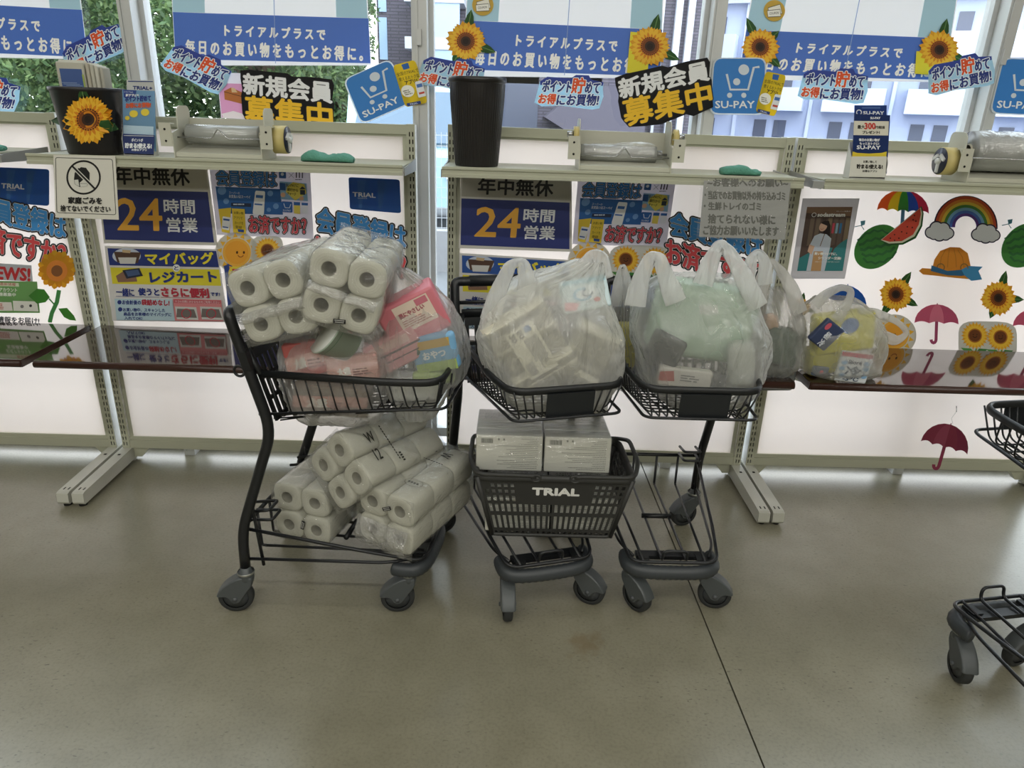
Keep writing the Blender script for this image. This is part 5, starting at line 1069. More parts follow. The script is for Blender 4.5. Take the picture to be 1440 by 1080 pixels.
        g.add(vs, fs, FORK, True); g.add(vs[:n], [tuple(range(n))], FORK); g.add(vs[-n:], [tuple(range(n))], FORK)
        for s in (-1, 1): g.lathe([(0.0, s * (w + 0.005)), (0.006, s * (w + 0.004)), (0.007, s * w)], HUBM, 12, (-0.034, 0, 0.050), Rx(PI / 2))
        o = g.build('caster', root, (x, y, 0))
        g = MB(); g.lathe([(0.0232, 0.126), (0.0245, 0.128), (0.0245, 0.131), (0.0232, 0.133)], RING, 20); g.build('ring', o)
        g = MB(); c_ = (-0.034, 0, 0.050); R = Rx(PI / 2)
        g.lathe([(0.036, -0.0125), (0.044, -0.0135), (0.049, -0.010), (0.050, 0.0), (0.049, 0.010), (0.044, 0.0135), (0.036, 0.0125)], TYRE, 36, c_, R)
        g.lathe([(0.0, -0.0105), (0.033, -0.0105), (0.033, -0.0085), (0.0365, -0.0085), (0.0365, 0.0085), (0.033, 0.0085), (0.033, 0.0105), (0.0, 0.0105)], HUBM, 30, c_, R)
        g.build('wheel', o); return o
    cs = [caster(0.0, -WR), caster(0.0, WR), caster(0.462, -WB), caster(0.462, WB)]
    return root
def place_cart(root, x, y, deg, label, trails):
    root.location = (x, y, 0); root.rotation_euler = (0, 0, math.radians(deg)); tag(root, label, 'shopping cart', 'black shopping carts')
    cs = [c for c in root.children if c.name.startswith('caster')]
    def key(c): return (round(c.location.x, 2) > 0.2, c.location.y)
    for c, tr in zip(sorted(cs, key=key), trails): c.rotation_euler = (0, 0, math.radians(tr - deg - 180))
cart = make_cart(); carts = [cart] + [copy_tree(cart) for _ in range(3)]
CARTS = [(-0.703, -0.695, -8.0), (0.014, -0.390, -74.6), (0.506, -0.356, -89.5), (1.442, -1.503, 100.0)]
LABS = ['shopping cart standing sideways at the left, loaded with toilet paper packs', 'shopping cart with the white tray bag on top and the dark hand basket below', 'shopping cart with the big pale green bag and an empty lower rack', 'empty shopping cart cut by the right picture edge']
TR = [(188, 176, 186, 172), (200, 200, -86, -25), (190, 196, -50, -12), (120, 60, 200, -97)]
for c, q, l, tr in zip(carts, CARTS, LABS, TR): place_cart(c, *q, l, tr)
bpy.context.view_layer.update()
# ================================================================== hand basket and boxes
def holed4(m, c00, c10, c11, c01, xs, ys, skip, t, mm):
    """four-cornered sheet with cells left out; xs, ys are cuts from 0 to 1"""
    c00, c10, c11, c01, t = (Vector(q) for q in (c00, c10, c11, c01, t)); k = MB()
    k.holed((0, 0, 0), (1, 0, 0), (0, 1, 0), xs, ys, skip, (0, 0, 1), mm)
    f = lambda x, y, z: c00 * (1 - x) * (1 - y) + c10 * x * (1 - y) + c11 * x * y + c01 * (1 - x) * y + t * z
    m.add([f(*v) for v in k.v], k.f, mm)
BSK = mat('dark_grey_basket', '#2f2f2d', 0.5)
bx, by, bz, btilt = 0.153, -0.700, 0.214, -4.5
t = empty('hand_basket', (bx, by, bz)); t.rotation_euler = (math.radians(btilt), 0, 0); tag(t, 'dark grey plastic hand basket on the lower rack of the middle cart', 'basket')
bw, bd, tw, td, bh = 0.178, 0.105, 0.224, 0.150, 0.205
def cuts(n, a, b): 
    o = [0.0]
    for k in range(n): o += [a + (b - a) * (k + 0.22) / n, a + (b - a) * (k + 0.78) / n]
    return o + [1.0]
ysw = [0, 0.045, 0.085, 0.13, 0.36, 0.42, 0.56, 0.60, 0.70, 0.74, 0.80, 0.84, 0.90, 1.0]
def sk(n, logo):
    def f(i, j):
        if i % 2 == 0 or j % 2 == 0: return False
        col = i // 2
        if logo and j in (7, 9, 11) and 5 <= col < n - 5: return False
        if logo and j in (11,) and (col < 1): return False
        return True
    return f
m = MB(); nf, ns = 22, 14
holed4(m, (-bw, -bd, 0), (bw, -bd, 0), (tw, -td, bh), (-tw, -td, bh), cuts(nf, 0.03, 0.97), ysw, sk(nf, True), (0, 0.003, 0), BSK)
holed4(m, (-bw, bd, 0), (bw, bd, 0), (tw, td, bh), (-tw, td, bh), cuts(nf, 0.03, 0.97), ysw, sk(nf, False), (0, -0.003, 0), BSK)
for s_ in (-1, 1): holed4(m, (s_ * bw, -bd, 0), (s_ * bw, bd, 0), (s_ * tw, td, bh), (s_ * tw, -td, bh), cuts(ns, 0.04, 0.96), ysw, sk(ns, False), (-s_ * 0.003, 0, 0), BSK)
for sx_ in (-1, 1):
    for sy in (-1, 1): m.tube([(sx_ * (bw - 0.003), sy * (bd - 0.003), 0.002), (sx_ * (tw - 0.003), sy * (td - 0.003), bh)], 0.0075, BSK, 8)
holed4(m, (-bw, -bd, 0), (bw, -bd, 0), (bw, bd, 0), (-bw, bd, 0), cuts(16, 0.04, 0.96), cuts(9, 0.05, 0.95), lambda i, j: i % 2 == 1 and j % 2 == 1, (0, 0, 0.004), BSK)
m.tube(fillet([(-bw, -bd, 0.004), (bw, -bd, 0.004), (bw, bd, 0.004), (-bw, bd, 0.004)], 0.02, 4, True), 0.006, BSK, 8, closed=True); m.build('basket_body', t)
m = MB(); rimP = fillet([(-tw, -td, bh), (tw, -td, bh), (tw, td, bh), (-tw, td, bh)], 0.035, 6, True); m.tube(rimP, 0.0095, BSK, 10, closed=True, flat=(1.2, 0.9)); m.build('rim', t)
for s_ in (-1, 1):
    m = MB(); q = 0.012; P = [(s_ * 0.055, -td - 0.004, bh + q - .004), (s_ * 0.075, -td - 0.008, bh + q), (s_ * tw, -td - 0.006, bh + q), (s_ * (tw + 0.020), -td * 0.55, bh + 0.030), (s_ * (tw + 0.020), td * 0.55, bh + 0.034), (s_ * tw, td + 0.004, bh + q), (s_ * 0.075, td + 0.006, bh + q), (s_ * 0.055, td + 0.004, bh + q - .004)]
    m.tube(fillet(P, 0.03, 5), 0.0068, BSK, 8); m.tube([(s_ * 0.055 + 0.012 * math.cos(a), -td - 0.007, bh + 0.004 + 0.010 * math.sin(a)) for a in (2 * PI * k / 12 for k in range(12))], 0.0042, BSK, 6, closed=True); m.build('handle', t)
s = Sheet(put=lambda u, v, d: Vector((u, -(bd + (td - bd) * v / bh) - 0.0012 - d, v))); s.text('TRIAL', (-0.062, 0.173), (0.070, 0.173), (-0.062, 0.150), '#e4e4e0', 0.0024); o = s.mb.build('lettering', t)
# white boxes, two below in the basket and two on top
BOXM = mat('white_carton', '#d3d3c8', 0.35); WRAP = film('shrink_wrap', clear=0.9, rough=0.10, milk=0.05, scale=11, strength=0.35, stretch=(1, 4, 4))
d_top = 0.23
def carton(x, ztop, label, seed):
    W, H, D = 0.190, 0.108, d_top; R0 = Matrix.Rotation(math.radians(btilt), 4, 'X')
    o = empty('white_box_pack', (0, 0, 0)); o.matrix_world = Matrix.Translation((bx, by, bz)) @ R0 @ Matrix.Translation((x, -0.10, ztop)); tag(o, label, 'box', 'white boxes in the hand basket')
    m = MB(); n = 4
    for k in range(n):
        y0 = D * k / n; m.rbox((0, y0 + D / n / 2, H / 2), (W, D / n - 0.0012, H), 0.003, BOXM, seg=2)
    rn = random.Random(seed); INK = ink('#8b8c84'); INK2 = ink('#5c5d58')
    def f(x0, x1, z0, z1, mm): m.box(((x0 + x1) / 2, 0.0006 - 0.0003, (z0 + z1) / 2), (abs(x1 - x0), 0.0006, abs(z1 - z0)), mm)
    x_ = -W / 2 + 0.014
    while x_ < -W / 2 + 0.048: w = rn.choice((0.0006, 0.001, 0.0015)); f(x_, x_ + w, H - 0.024, H - 0.010, INK2); x_ += w + rn.choice((0.0007, 0.0012))
    for q in (0.062, 0.077): f(-W / 2 + q, -W / 2 + q + 0.005, H - 0.015, H - 0.009, INK)
    for k in range(17):
        z_ = H - 0.010 - k * 0.0056; L = rn.uniform(0.03, 0.13) if k > 3 else rn.uniform(0.02, 0.06); xx = W / 2 - 0.012 - L
        while xx < W / 2 - 0.014: w = rn.uniform(0.002, 0.008); f(xx, min(xx + w, W / 2 - 0.012), z_, z_ + 0.0016, INK); xx += w + 0.0012
    m.build('cartons', o)
    m = MB()
    for r_ in range(4):
        xx = -W / 2 + 0.02
        while xx < W / 2 - 0.03 - r_ * 0.02: w = rn.uniform(0.002, 0.008); m.box((xx + w / 2, D * 0.80 - r_ * 0.012, H + 0.0002), (w, 0.003, 0.0005), INK2); xx += w + 0.003
    m.build('top_print', o)
    m = MB(); m.rbox((0, D / 2, H / 2), (W + 0.003, D + 0.003, H + 0.003), 0.004, WRAP, seg=2); m.build('shrink_film', o)
carton(-0.102, 0.0115, 'white box pack low in the hand basket on the left, under the others', 1); carton(0.096, 0.0115, 'white box pack low in the hand basket on the right, under the others', 2)
carton(-0.132, 0.205, 'white box pack on top at the left of the hand basket', 3); carton(0.064, 0.205, 'white box pack on top at the right of the hand basket', 4)

# ================================================================== toilet paper packs
ROLL = mat('toilet_paper', '#cfcec0', 0.9, bump=(300, 0.25)); CORE = mat('roll_core', '#a9a698', 0.85); PF = film('pack_film', clear=0.90, rough=0.06, milk=0.15, milk2='#c9c9c4', scale=17, strength=1.0, stretch=(1, 0.5, 1)); PEND = film('film_gather', clear=0.80, rough=0.14, milk=0.25, scale=40, strength=0.9); PINK = ink('#33332f')
RR, RL = 0.0456, 0.107
def roll_mesh():
    m = MB(); m.lathe([(0.018, RL - .001), (0.0188, RL), (RR - 0.006, RL), (RR - 0.002, RL - 0.003), (RR, RL - 0.008), (RR, 0.008), (RR - 0.002, 0.003), (RR - 0.006, 0.0), (0.0188, 0.0), (0.018, 0.001)], ROLL, 40, (0, 0, 0), Rx(-PI / 2), sq=3.3)
    for k in (0.024, 0.030, 0.036): m.lathe([(k, -0.0001), (k + 0.0004, -0.0002)], CORE, 30, (0, 0, 0), Rx(-PI / 2))
    m.lathe([(0.0182, 0.0005), (0.0182, RL - 0.0005)], CORE, 28, (0, 0, 0), Rx(-PI / 2)); return m
def make_pack():
    t = empty('toilet_paper_pack'); first = None
    for k in range(3):
        for sx_ in (-1, 1):
            for sz in (-1, 1):
                if first is None: o = first = roll_mesh().build('toilet_roll', t)
                else: o = first.copy(); COL.objects.link(o)
                o.parent = t; o.location = (sx_ * (RR + 0.0004), 0.004 + k * (RL + 0.001), sz * (RR + 0.0004)); o.rotation_euler = (0, random.uniform(-0.1, 0.1), 0)
    L = 3 * RL + 0.012; m = MB(); seg = 48; vs = []; nr = 26; A = 2 * RR + 0.0042
    for i in range(nr):
        y = L * i / (nr - 1); e = min(1, min(y, L - y) / 0.006)
        for k in range(seg):
            a = 2 * PI * k / seg; c, q = math.cos(a), math.sin(a); n = 5.5; r = A * (abs(c) ** n + abs(q) ** n) ** (-1 / n)
            r *= 0.985 + 0.015 * e; r += 0.0015 + 0.0022 * noise.noise(Vector((c * 3, q * 3, y * 14))); vs.append((r * c, y - 0.002, r * q))
    fs = [(i * seg + k, i * seg + (k + 1) % seg, (i + 1) * seg + (k + 1) % seg, (i + 1) * seg + k) for i in range(nr - 1) for k in range(seg)]
    m.add(vs, fs, PF, True); nn = 14
    for yy, sgn in ((-0.0025, -1), (L - 0.0015, 1)):
        ev = [(A * (2 * a / (nn - 1) - 1), yy + sgn * 0.002 * noise.noise(Vector((a * .8, b * .8, sgn * 4))), A * (2 * b / (nn - 1) - 1)) for b in range(nn) for a in range(nn)]
        m.add(ev, [(b * nn + a, b * nn + a + 1, (b + 1) * nn + a + 1, (b + 1) * nn + a) for b in range(nn - 1) for a in range(nn - 1)], PF, True)
    m.build('wrap', t)
    zt = A + 0.0045
    s = Sheet(put=lambda u, v, d: Vector((u, L - v, zt + d)))
    s.text('W', (0.050, 0.060), (0.050, 0.090), (0.018, 0.060), '#33332f', 0.0006); s.text('12', (-0.002, 0.056), (-0.002, 0.078), (-0.036, 0.056), '#33332f', 0.0006)
    for k in range(13): s.poly([(0.055 - k * 0.009, 0.125), (0.049 - k * 0.009, 0.125), (0.049 - k * 0.009, 0.129), (0.055 - k * 0.009, 0.129)], '#33332f')
    for k in range(4): s.poly([(-0.040 - k * 0.008, 0.134), (-0.045 - k * 0.008, 0.134), (-0.045 - k * 0.008, 0.142), (-0.040 - k * 0.008, 0.142)], '#33332f')
    s.stroke([(0.045 + 0.028 * math.cos(a), 0.262 + 0.018 * math.sin(a)) for a in (2 * PI * k / 28 for k in range(28))], 0.0009, '#55554f', True)
    for k in range(4): s.poly([(0.060 - k * 0.009, 0.259), (0.054 - k * 0.009, 0.259), (0.054 - k * 0.009, 0.266), (0.060 - k * 0.009, 0.266)], '#55554f')
    s.mb.build('wrap_print', t)
    return t
def pack_extras(t, lab, flap):
    if lab:
        x, z, dg = lab; m = MB(); R = Ry(math.radians(dg)); c = Vector((x, -0.006, z)); m.box(c, (0.030, 0.0006, 0.011), ink('#141416'), R)
        for dz, w in ((0.0025, 0.024), (-0.0022, 0.022)):
            for q in range(6): m.box(c + R @ Vector((-w / 2 + (q + .5) * w / 6, -0.0005, dz)), (w / 9, 0.0003, 0.0018), ink('#d8d8d2'), R)
        m.build('black_label', t)
    if flap:
        z0, z1, dy, dg = flap; m = MB(); n1, n2 = 30, 8; R = Ry(math.radians(dg)); vs = []
        for i in range(n1):
            for j in range(n2):
                x = -0.084 + 0.168 * i / (n1 - 1); q = j / (n2 - 1); vs.append(R @ Vector((x, -0.006 - dy * math.sin(q * PI * .8) + 0.006 * noise.noise(Vector((x * 60, q * 2.2, z0 * 50))), z0 + (z1 - z0) * q + 0.005 * noise.noise(Vector((x * 30, q * 3, 7))))))
        m.add(vs, [(i * n2 + j, i * n2 + j + 1, (i + 1) * n2 + j + 1, (i + 1) * n2 + j) for i in range(n1 - 1) for j in range(n2 - 1)], PEND, True); m.build('film_flap', t)
packs = [make_pack()]; packs += [copy_tree(packs[0]) for _ in range(4)]
PK = [((483, 412), -0.945, 1, 0, 15, 'toilet paper pack lying highest on the upper tray, nearer the pink bag', (0.006, -0.070, -10), (0.004, -0.018, 0.018, 4)),
      ((381, 426), -0.930, -3, 0, -15, 'toilet paper pack on the upper tray touching the cart handle', None, (-0.006, -0.032, 0.020, -3)),
      ((476, 664), -0.850, -33, -3, 45, 'toilet paper pack lying across the top of the lower rack pile', None, None),
      ((541, 733), -0.905, -27, 1, 4, 'toilet paper pack low on the rack at the right, its lower film crumpled', (0.010, 0.048, -28), (-0.006, -0.085, 0.022, 0)),
      ((423, 724), -0.800, -17, 0, 1, 'toilet paper pack low on the rack at the left', (0.008, -0.030, -75), None)]
for t, (px, y, yaw, pit, rol, lab, bl, fl) in zip(packs, PK):
    c = at(px[0], px[1], y); t.matrix_world = Matrix.Translation(c) @ Matrix.Rotation(math.radians(yaw), 4, 'Z') @ Matrix.Rotation(math.radians(pit), 4, 'X') @ Matrix.Rotation(math.radians(rol), 4, 'Y')
    tag(t, lab, 'toilet paper pack', 'twelve roll toilet paper packs'); pack_extras(t, bl, fl)
for c in packs[2].children:
    if c.name.startswith('wrap_print'): c.location = (0, 3 * RL + 0.012, 0); c.rotation_euler = (0, 0, PI)
bpy.context.view_layer.update()
# ================================================================== carrier bags and what they hold
def bag(name, label, yc, levels, m_film, depth=0.8, n_exp=2.5, seed=1, wob=0.006, top_wob=0.012, floor=None, yaw=0.0):
    """levels: (row, left, right) of the bag's outline on the plane y = yc from bottom to top; depth: front to back size against width"""
    pts = []
    for v, a, b in levels:
        p, q = at(a, v, yc), at(b, v, yc); pts.append(((p.x + q.x) / 2, (p.z + q.z) / 2, (q.x - p.x) / 2))
    if floor is not None:
        dz = floor - pts[0][1]; H = pts[-1][1] - pts[0][1]; pts = [(x, z + dz * max(0, 1 - (z - pts[0][1]) / H * 2.5), w) for x, z, w in pts]
    t = empty(name, (pts[0][0], yc, pts[0][1])); tag(t, label, 'carrier bag', 'plastic carrier bags'); O = Vector(t.location)
    N, S = 46, 72; L = len(pts) - 1; rows = []
    for i in range(N):
        f = i / (N - 1) * L; k = min(int(f), L - 1); u = f - k
        g = lambda j, d: pts[max(0, min(L, j))][d]
        def cr(d): a, b, c, e = g(k - 1, d), g(k, d), g(k + 1, d), g(k + 2, d); return 0.5 * (2 * b + (c - a) * u + (2 * a - 5 * b + 4 * c - e) * u * u + (3 * b - a - 3 * c + e) * u ** 3)
        rows.append((cr(0), cr(1), max(0.004, cr(2))))
    zb, zt = rows[0][1], rows[-1][1]; vs = []; wm = max(r[2] for r in rows)
    for cx, z, w in rows:
        h = (z - zb) / (zt - zb); dp = wm * depth * (0.55 + 0.45 * min(1, h / 0.15)) * (1 - 0.78 * max(0, (h - 0.6) / 0.4) ** 1.3); 
        for k in range(S):
            a = 2 * PI * k / S; c, q = math.cos(a), math.sin(a); r = (abs(c) ** n_exp + abs(q) ** n_exp) ** (-1 / n_exp)
            d = wob * noise.noise(Vector((c * 2.2, q * 2.2, h * 3.2 + seed))) + wob * 0.6 * noise.noise(Vector((c * 7, q * 7, h * 4 + seed * 3)))
            d += top_wob * max(0, h - 0.35) * noise.noise(Vector((c * 6 + seed, q * 6, h * 1.2)))
            rg = 1 - abs(noise.noise(Vector((c * 3.2 + h * 2.5, q * 3.2, h * 2.0 + seed * 7)))); d += 0.010 * max(0, rg - 0.74) / 0.26
            vs.append(Vector((cx + (w + d) * c * r, yc + (dp + d) * q * r, z + 0.004 * noise.noise(Vector((c * 4, q * 4, seed))) * (1 if h < .05 else 0))) - O)
    fs = [(i * S + k, i * S + (k + 1) % S, (i + 1) * S + (k + 1) % S, (i + 1) * S + k) for i in range(N - 1) for k in range(S)] + [tuple(reversed(range(S)))]
    m = MB(); m.add(vs, fs, m_film, True); m.build('bag_body', t)
    return t
def strap(t, path, y, w, m_film, seed=0, ydrift=0.0):
    w *= 0.82
    """carrying handle: a crumpled flattened tube along a path"""
    O = Vector(t.location); P = fillet([at(u, v, y + ydrift * i) - O for i, (u, v) in enumerate(path)], 0.03, 5); n = len(P); m = MB(); T = []
    rs = [w * (0.55 + 0.75 * abs(2 * i / (n - 1) - 1) ** 1.2) / 2 for i in range(n)]
    m.tube(P, rs, m_film, 16, flat=(0.26, 1.0), up=(0, 1, 0), cap=False)
    k = 0; nv = []
    for i, v in enumerate(m.v):
        p = Vector(v); a = i % 16; nv.append(p + Vector((1, 1, 0.5)) * 0.0035 * noise.noise(Vector((p.x * 30 + seed, p.z * 30, a * 0.9))))
    m.v = [tuple(p) for p in nv]; return m.build('handle', t)
def block(name, label, cat, uv, y, size, rot, col, prints=None, rough=0.4, r=0.006, group=None, parent=None, film_over=None, fn=None):
    c = at(uv[0], uv[1], y); t = empty(name, tuple(c)); t.rotation_euler = tuple(math.radians(q) for q in rot); tag(t, label, cat, group)
    m = MB(); m.rbox((0, 0, 0), size, min(r, min(size) * .45), mat('package_' + name, col, rough)); m.build('pack', t)
    if fn:
        s = Sheet(put=lambda u, v, d: Vector((u * size[0] / 2, -size[1] / 2 - 0.0006 - d, -v * size[2] / 2))); fn(s); s.mb.build('print', t)
    return t
WHITEBAG = film('white_carrier_film', clear=0.95, rough=0.14, milk=0.38, through=0.35, edge=0.5, tint='#f8f8f6', milk2='#f6f6f2', scale=15, strength=1.0, stretch=(1, 1, 0.45))
CLEARBAG = film('clear_carrier_film', clear=0.94, rough=0.11, milk=0.22, edge=0.5, tint='#f2f2f0', milk2='#f2f2f0', scale=15, strength=1.0, stretch=(1, 1, 0.45))
HANDLEF = film('handle_film', clear=0.95, rough=0.22, milk=0.55, edge=0.3, tint='#f4f4f2', milk2='#f6f6f4', scale=22, strength=0.8, stretch=(1, 1, 0.25))
# --- white tray bag on the middle cart
b = bag('carrier_bag', 'bulging white carrier bag full of cream food trays on the middle cart', -0.775, [(572, 722, 848), (560, 713, 855), (545, 704, 861), (530, 692, 871), (512, 682, 878), (490, 676, 877), (465, 675, 871), (440, 680, 862), (418, 694, 853), (402, 712, 848), (390, 735, 845), (378, 780, 846), (366, 815, 846)], WHITEBAG, 0.66, seed=1)
strap(b, [(690, 450), (700, 410), (718, 372), (734, 368), (742, 392), (740, 432)], -0.83, 0.050, HANDLEF, 1); strap(b, [(752, 425), (752, 392), (760, 380), (774, 390), (790, 412)], -0.76, 0.045, HANDLEF, 2); strap(b, [(812, 396), (822, 372), (833, 356), (842, 362), (848, 392)], -0.79, 0.050, HANDLEF, 3)
def traystack(uv, y, L, W, H, ax, label, lab=False):
    """trays nested along an axis (ax = right, up) with their rims showing as ridges"""
    c = at(uv[0], uv[1], y); t = empty('food_tray_stack'); tag(t, label, 'food trays', 'stacks of cream food trays')
    a = Vector((ax[0], -0.15, ax[1])).normalized(); zz = Vector((0, -1, 0.1)); zz = (zz - a * zz.dot(a)).normalized(); xx = a.cross(zz)
    t.matrix_world = Matrix.Translation(c) @ Matrix((xx, a, zz)).transposed().to_4x4(); m = MB(); CR = mat('cream_foam', '#f0ecd8', 0.5); n = 20
    for k in range(n):
        x = -L / 2 + L * (k + .5) / n; q = (1 - 0.085 * (k % 2)) * (1.0 if k < 8 or k > 15 else 0.93); m.rbox((0, x, 0), (W * q, L / n * 1.02, H * q), 0.024, CR, seg=4)
    m.build('trays', t)
    if lab:
        s = Sheet(put=lambda u, v, d: xx0(u, v, d)); xx0 = lambda u, v, d: Vector((v, u, H / 2 + 0.001 + d)); rn = random.Random(4)
        s.poly(quad((-0.065, 0.040), (0.070, 0.040), (0.070, -0.040), (-0.065, -0.040)), '#d4d1c0')
        y_ = 0.028
        while y_ < 0.062: w = rn.choice((0.0008, 0.0014, 0.002)); s.poly(quad((y_, 0.034), (y_ + w, 0.034), (y_ + w, 0.012), (y_, 0.012)), '#53535a'); s.n -= 1; y_ += w + rn.choice((0.0008, 0.0014))
        s.n += 1; s.lines(-0.03, 0.004, 0.06, -0.034, 8, '#6d6d70'); s.poly(quad((-0.060, -0.010), (-0.044, -0.010), (-0.044, -0.028), (-0.060, -0.028)), '#4f77a8'); s.text('50', (-0.058, 0.010), (-0.036, 0.010), (-0.058, -0.004), '#4a4a4c', 0.0006); s.text('20', (-0.058, 0.032), (-0.036, 0.032), (-0.058, 0.018), '#4a4a4c', 0.0006)
        s.mb.build('price_label', t)
    return t
traystack((747, 486), -0.812, 0.185, 0.180, 0.13, (0.55, -0.84), 'ridged stack of cream food trays with a printed label, left in the white bag', True)
traystack((821, 502), -0.788, 0.150, 0.120, 0.13, (-0.45, -0.89), 'ridged stack of cream food trays, right in the white bag')
def wp(s): s.circ(0, 0, 0.55, '#e8f0f4', 0.5); s.arc(-.1, 0.0, .35, 30, 300, .12, '#6fb4d8'); s.poly([(-.9, .3), (-.3, .5), (-.5, .9), (-.95, .8)], '#e59aa4'); s.circ(.45, .45, .14, '#e06a6a'); s.poly([(-.9, -.9), (.9, -.9), (.9, -.6), (-.9, -.7)], '#9fd0e4'); s.arc(.1, -.05, .2, 0, 250, .06, '#5a6a8a')
block('wipes_packet', 'white and light blue printed packet at the top of the white bag', 'packet', (822, 414), -0.800, (0.125, 0.03, 0.085), (-20, -12, 4), '#cfe2e8', fn=wp)
# --- big green bag on the right middle cart
b = bag('carrier_bag', 'big clear carrier bag with a pale green pack on the cart with the empty rack', -0.735, [(566, 937, 1025), (556, 926, 1040), (542, 912, 1055), (527, 901, 1066), (508, 893, 1073), (480, 889, 1076), (450, 889, 1073), (425, 893, 1066), (408, 902, 1058), (396, 915, 1050), (386, 935, 1042)], CLEARBAG, 0.74, seed=2)
strap(b, [(893, 430), (900, 392), (916, 360), (927, 362), (938, 392), (950, 425)], -0.83, 0.052, HANDLEF, 4); strap(b, [(988, 400), (1000, 365), (1013, 342), (1022, 350), (1042, 382), (1066, 432)], -0.80, 0.050, HANDLEF, 5); strap(b, [(1050, 400), (1056, 365), (1066, 352), (1076, 368), (1076, 400)], -0.66, 0.04, HANDLEF, 6)
def gp(s): s.poly(quad((-.25, -.55), (.1, -.6), (.16, -.35), (-.2, -.3)), '#d2d8d2'); s.lines(-.1, -.42, .1, -.36, 1, '#6a7a70')
block('green_pack', 'large pale green pack filling the clear bag', 'pack', (986, 450), -0.728, (0.28, 0.10, 0.21), (4, 7, 3), '#b2cab6', r=0.03, fn=gp)
block('black_tray', 'dark grey food tray at the left in the clear bag', 'food tray', (936, 490), -0.808, (0.095, 0.024, 0.085), (8, 20, -24), '#45494a', r=0.012)
def rp(s): s.poly(quad((-1, -.5), (-.5, -.7), (-.4, .4), (-1, .5)), '#b3574e'); s.lines(-.2, -.4, .6, .4, 3, '#8a8a88')
block('white_packet', 'white packet with red end at the bottom of the clear bag', 'packet', (962, 530), -0.818, (0.145, 0.03, 0.052), (0, 6, 2), '#d6d2cc', fn=rp)
block('clear_bottle_pack', 'pale grey pack at the lower right in the clear bag', 'pack', (1042, 510), -0.80, (0.07, 0.07, 0.12), (0, -8, -15), '#b9bdb8', r=0.02)
# --- yellowish bag behind, between the two middle carts
b = bag('carrier_bag', 'narrow yellowish carrier bag squeezed between the white and the green bag', -0.545, [(545, 862, 900), (520, 856, 902), (490, 855, 901), (460, 858, 898), (435, 864, 893), (412, 869, 887), (395, 872, 884)], CLEARBAG, 0.9, seed=3)
strap(b, [(866, 430), (870, 395), (876, 368), (881, 395), (886, 430)], -0.57, 0.035, HANDLEF, 7)
block('yellow_pack', 'yellow pack in the narrow bag between the middle carts', 'pack', (879, 485), -0.555, (0.062, 0.05, 0.14), (0, 0, 8), '#cfc56a', r=0.012)
# --- grey bag on the table right of the green bag
TZ = 0.5886
b = bag('carrier_bag', 'grey translucent carrier bag on the table end right of the big green bag', -0.330, [(556, 1066, 1096), (548, 1060, 1106), (525, 1057, 1116), (495, 1056, 1126), (465, 1058, 1128), (440, 1060, 1124), (420, 1063, 1114), (405, 1066, 1102)], CLEARBAG, 0.95, seed=4, floor=TZ)
strap(b, [(1066, 425), (1074, 385), (1084, 366), (1096, 378), (1112, 402), (1124, 440)], -0.38, 0.05, HANDLEF, 8)
block('dark_green_pack', 'dark green pack in the grey bag on the table', 'pack', (1095, 485), -0.33, (0.125, 0.09, 0.12), (0, 12, 10), '#54665a', r=0.015); block('grey_pack', 'dark grey pack low in the grey bag on the table', 'pack', (1087, 528), -0.33, (0.125, 0.09, 0.085), (0, 0, 5), '#6d706e', r=0.015); block('orange_loaf', 'pale orange pack at the top of the grey bag on the table', 'pack', (1084, 452), -0.335, (0.045, 0.05, 0.05), (0, -15, 0), '#c9a88c', r=0.015)
# --- yellow bag on the right table
b = bag('carrier_bag', 'carrier bag with yellow packs and a navy box on the right table', -0.325, [(564, 1150, 1205), (556, 1132, 1216), (535, 1117, 1226), (510, 1111, 1234), (485, 1111, 1238), (462, 1117, 1237), (442, 1126, 1229), (428, 1138, 1216), (418, 1148, 1200)], CLEARBAG, 0.80, seed=5, floor=TZ)
strap(b, [(1145, 430), (1160, 414), (1184, 403), (1198, 408), (1192, 428), (1176, 450)], -0.385, 0.038, HANDLEF, 9); strap(b, [(1206, 440), (1235, 441), (1262, 452), (1277, 468), (1262, 480), (1236, 470)], -0.36, 0.036, HANDLEF, 10)
def nb_(s): s.circ(-.55, -.55, .22, '#c85a6a', .3); s.text('極', (-.2, -.3), (.3, -.3), (-.2, .25), '#d5d9e2', 0.02); s.text('冷', (-.1, .35), (.4, .35), (-.1, .9), '#d5d9e2', 0.02)
block('navy_box', 'navy box with white lettering at the front of the yellow bag', 'box', (1161, 470), -0.425, (0.072, 0.022, 0.088), (6, 35, 0), '#333f60', fn=nb_)
def yb(s): s.circ(.1, -.4, .3, '#3a6cb4', .4)
block('yellow_packet', 'bright yellow packet behind the navy box in the right bag', 'packet', (1184, 466), -0.340, (0.20, 0.06, 0.135), (0, -8, 4), '#d6cf4c', r=0.012, fn=yb); block('yellow_sachet', 'yellow sachet low at the left of the right bag', 'packet', (1156, 505), -0.335, (0.110, 0.06, 0.095), (0, -10, 6), '#cbc452', r=0.012)
def bi(s):
    s.poly(quad((-1, -1), (.9, -1), (.9, -.7), (-1, -.72)), '#c86a80'); s.text('Bioré', (-.45, -.5), (.35, -.5), (-.45, -.25), '#4a5468', 0.012); s.text('冷', (-.5, -.1), (.45, -.1), (-.5, .5), '#3c4c66', 0.015); s.text('-3℃', (-.5, .62), (.45, .62), (-.5, .88), '#3c4c66', 0.012)
    for x, y in ((-.75, .1), (.7, 0), (-.65, .55), (.72, .5), (-.7, -.3), (.65, -.35)): s.circ(x, y, .18, '#8fb6dc', .14)
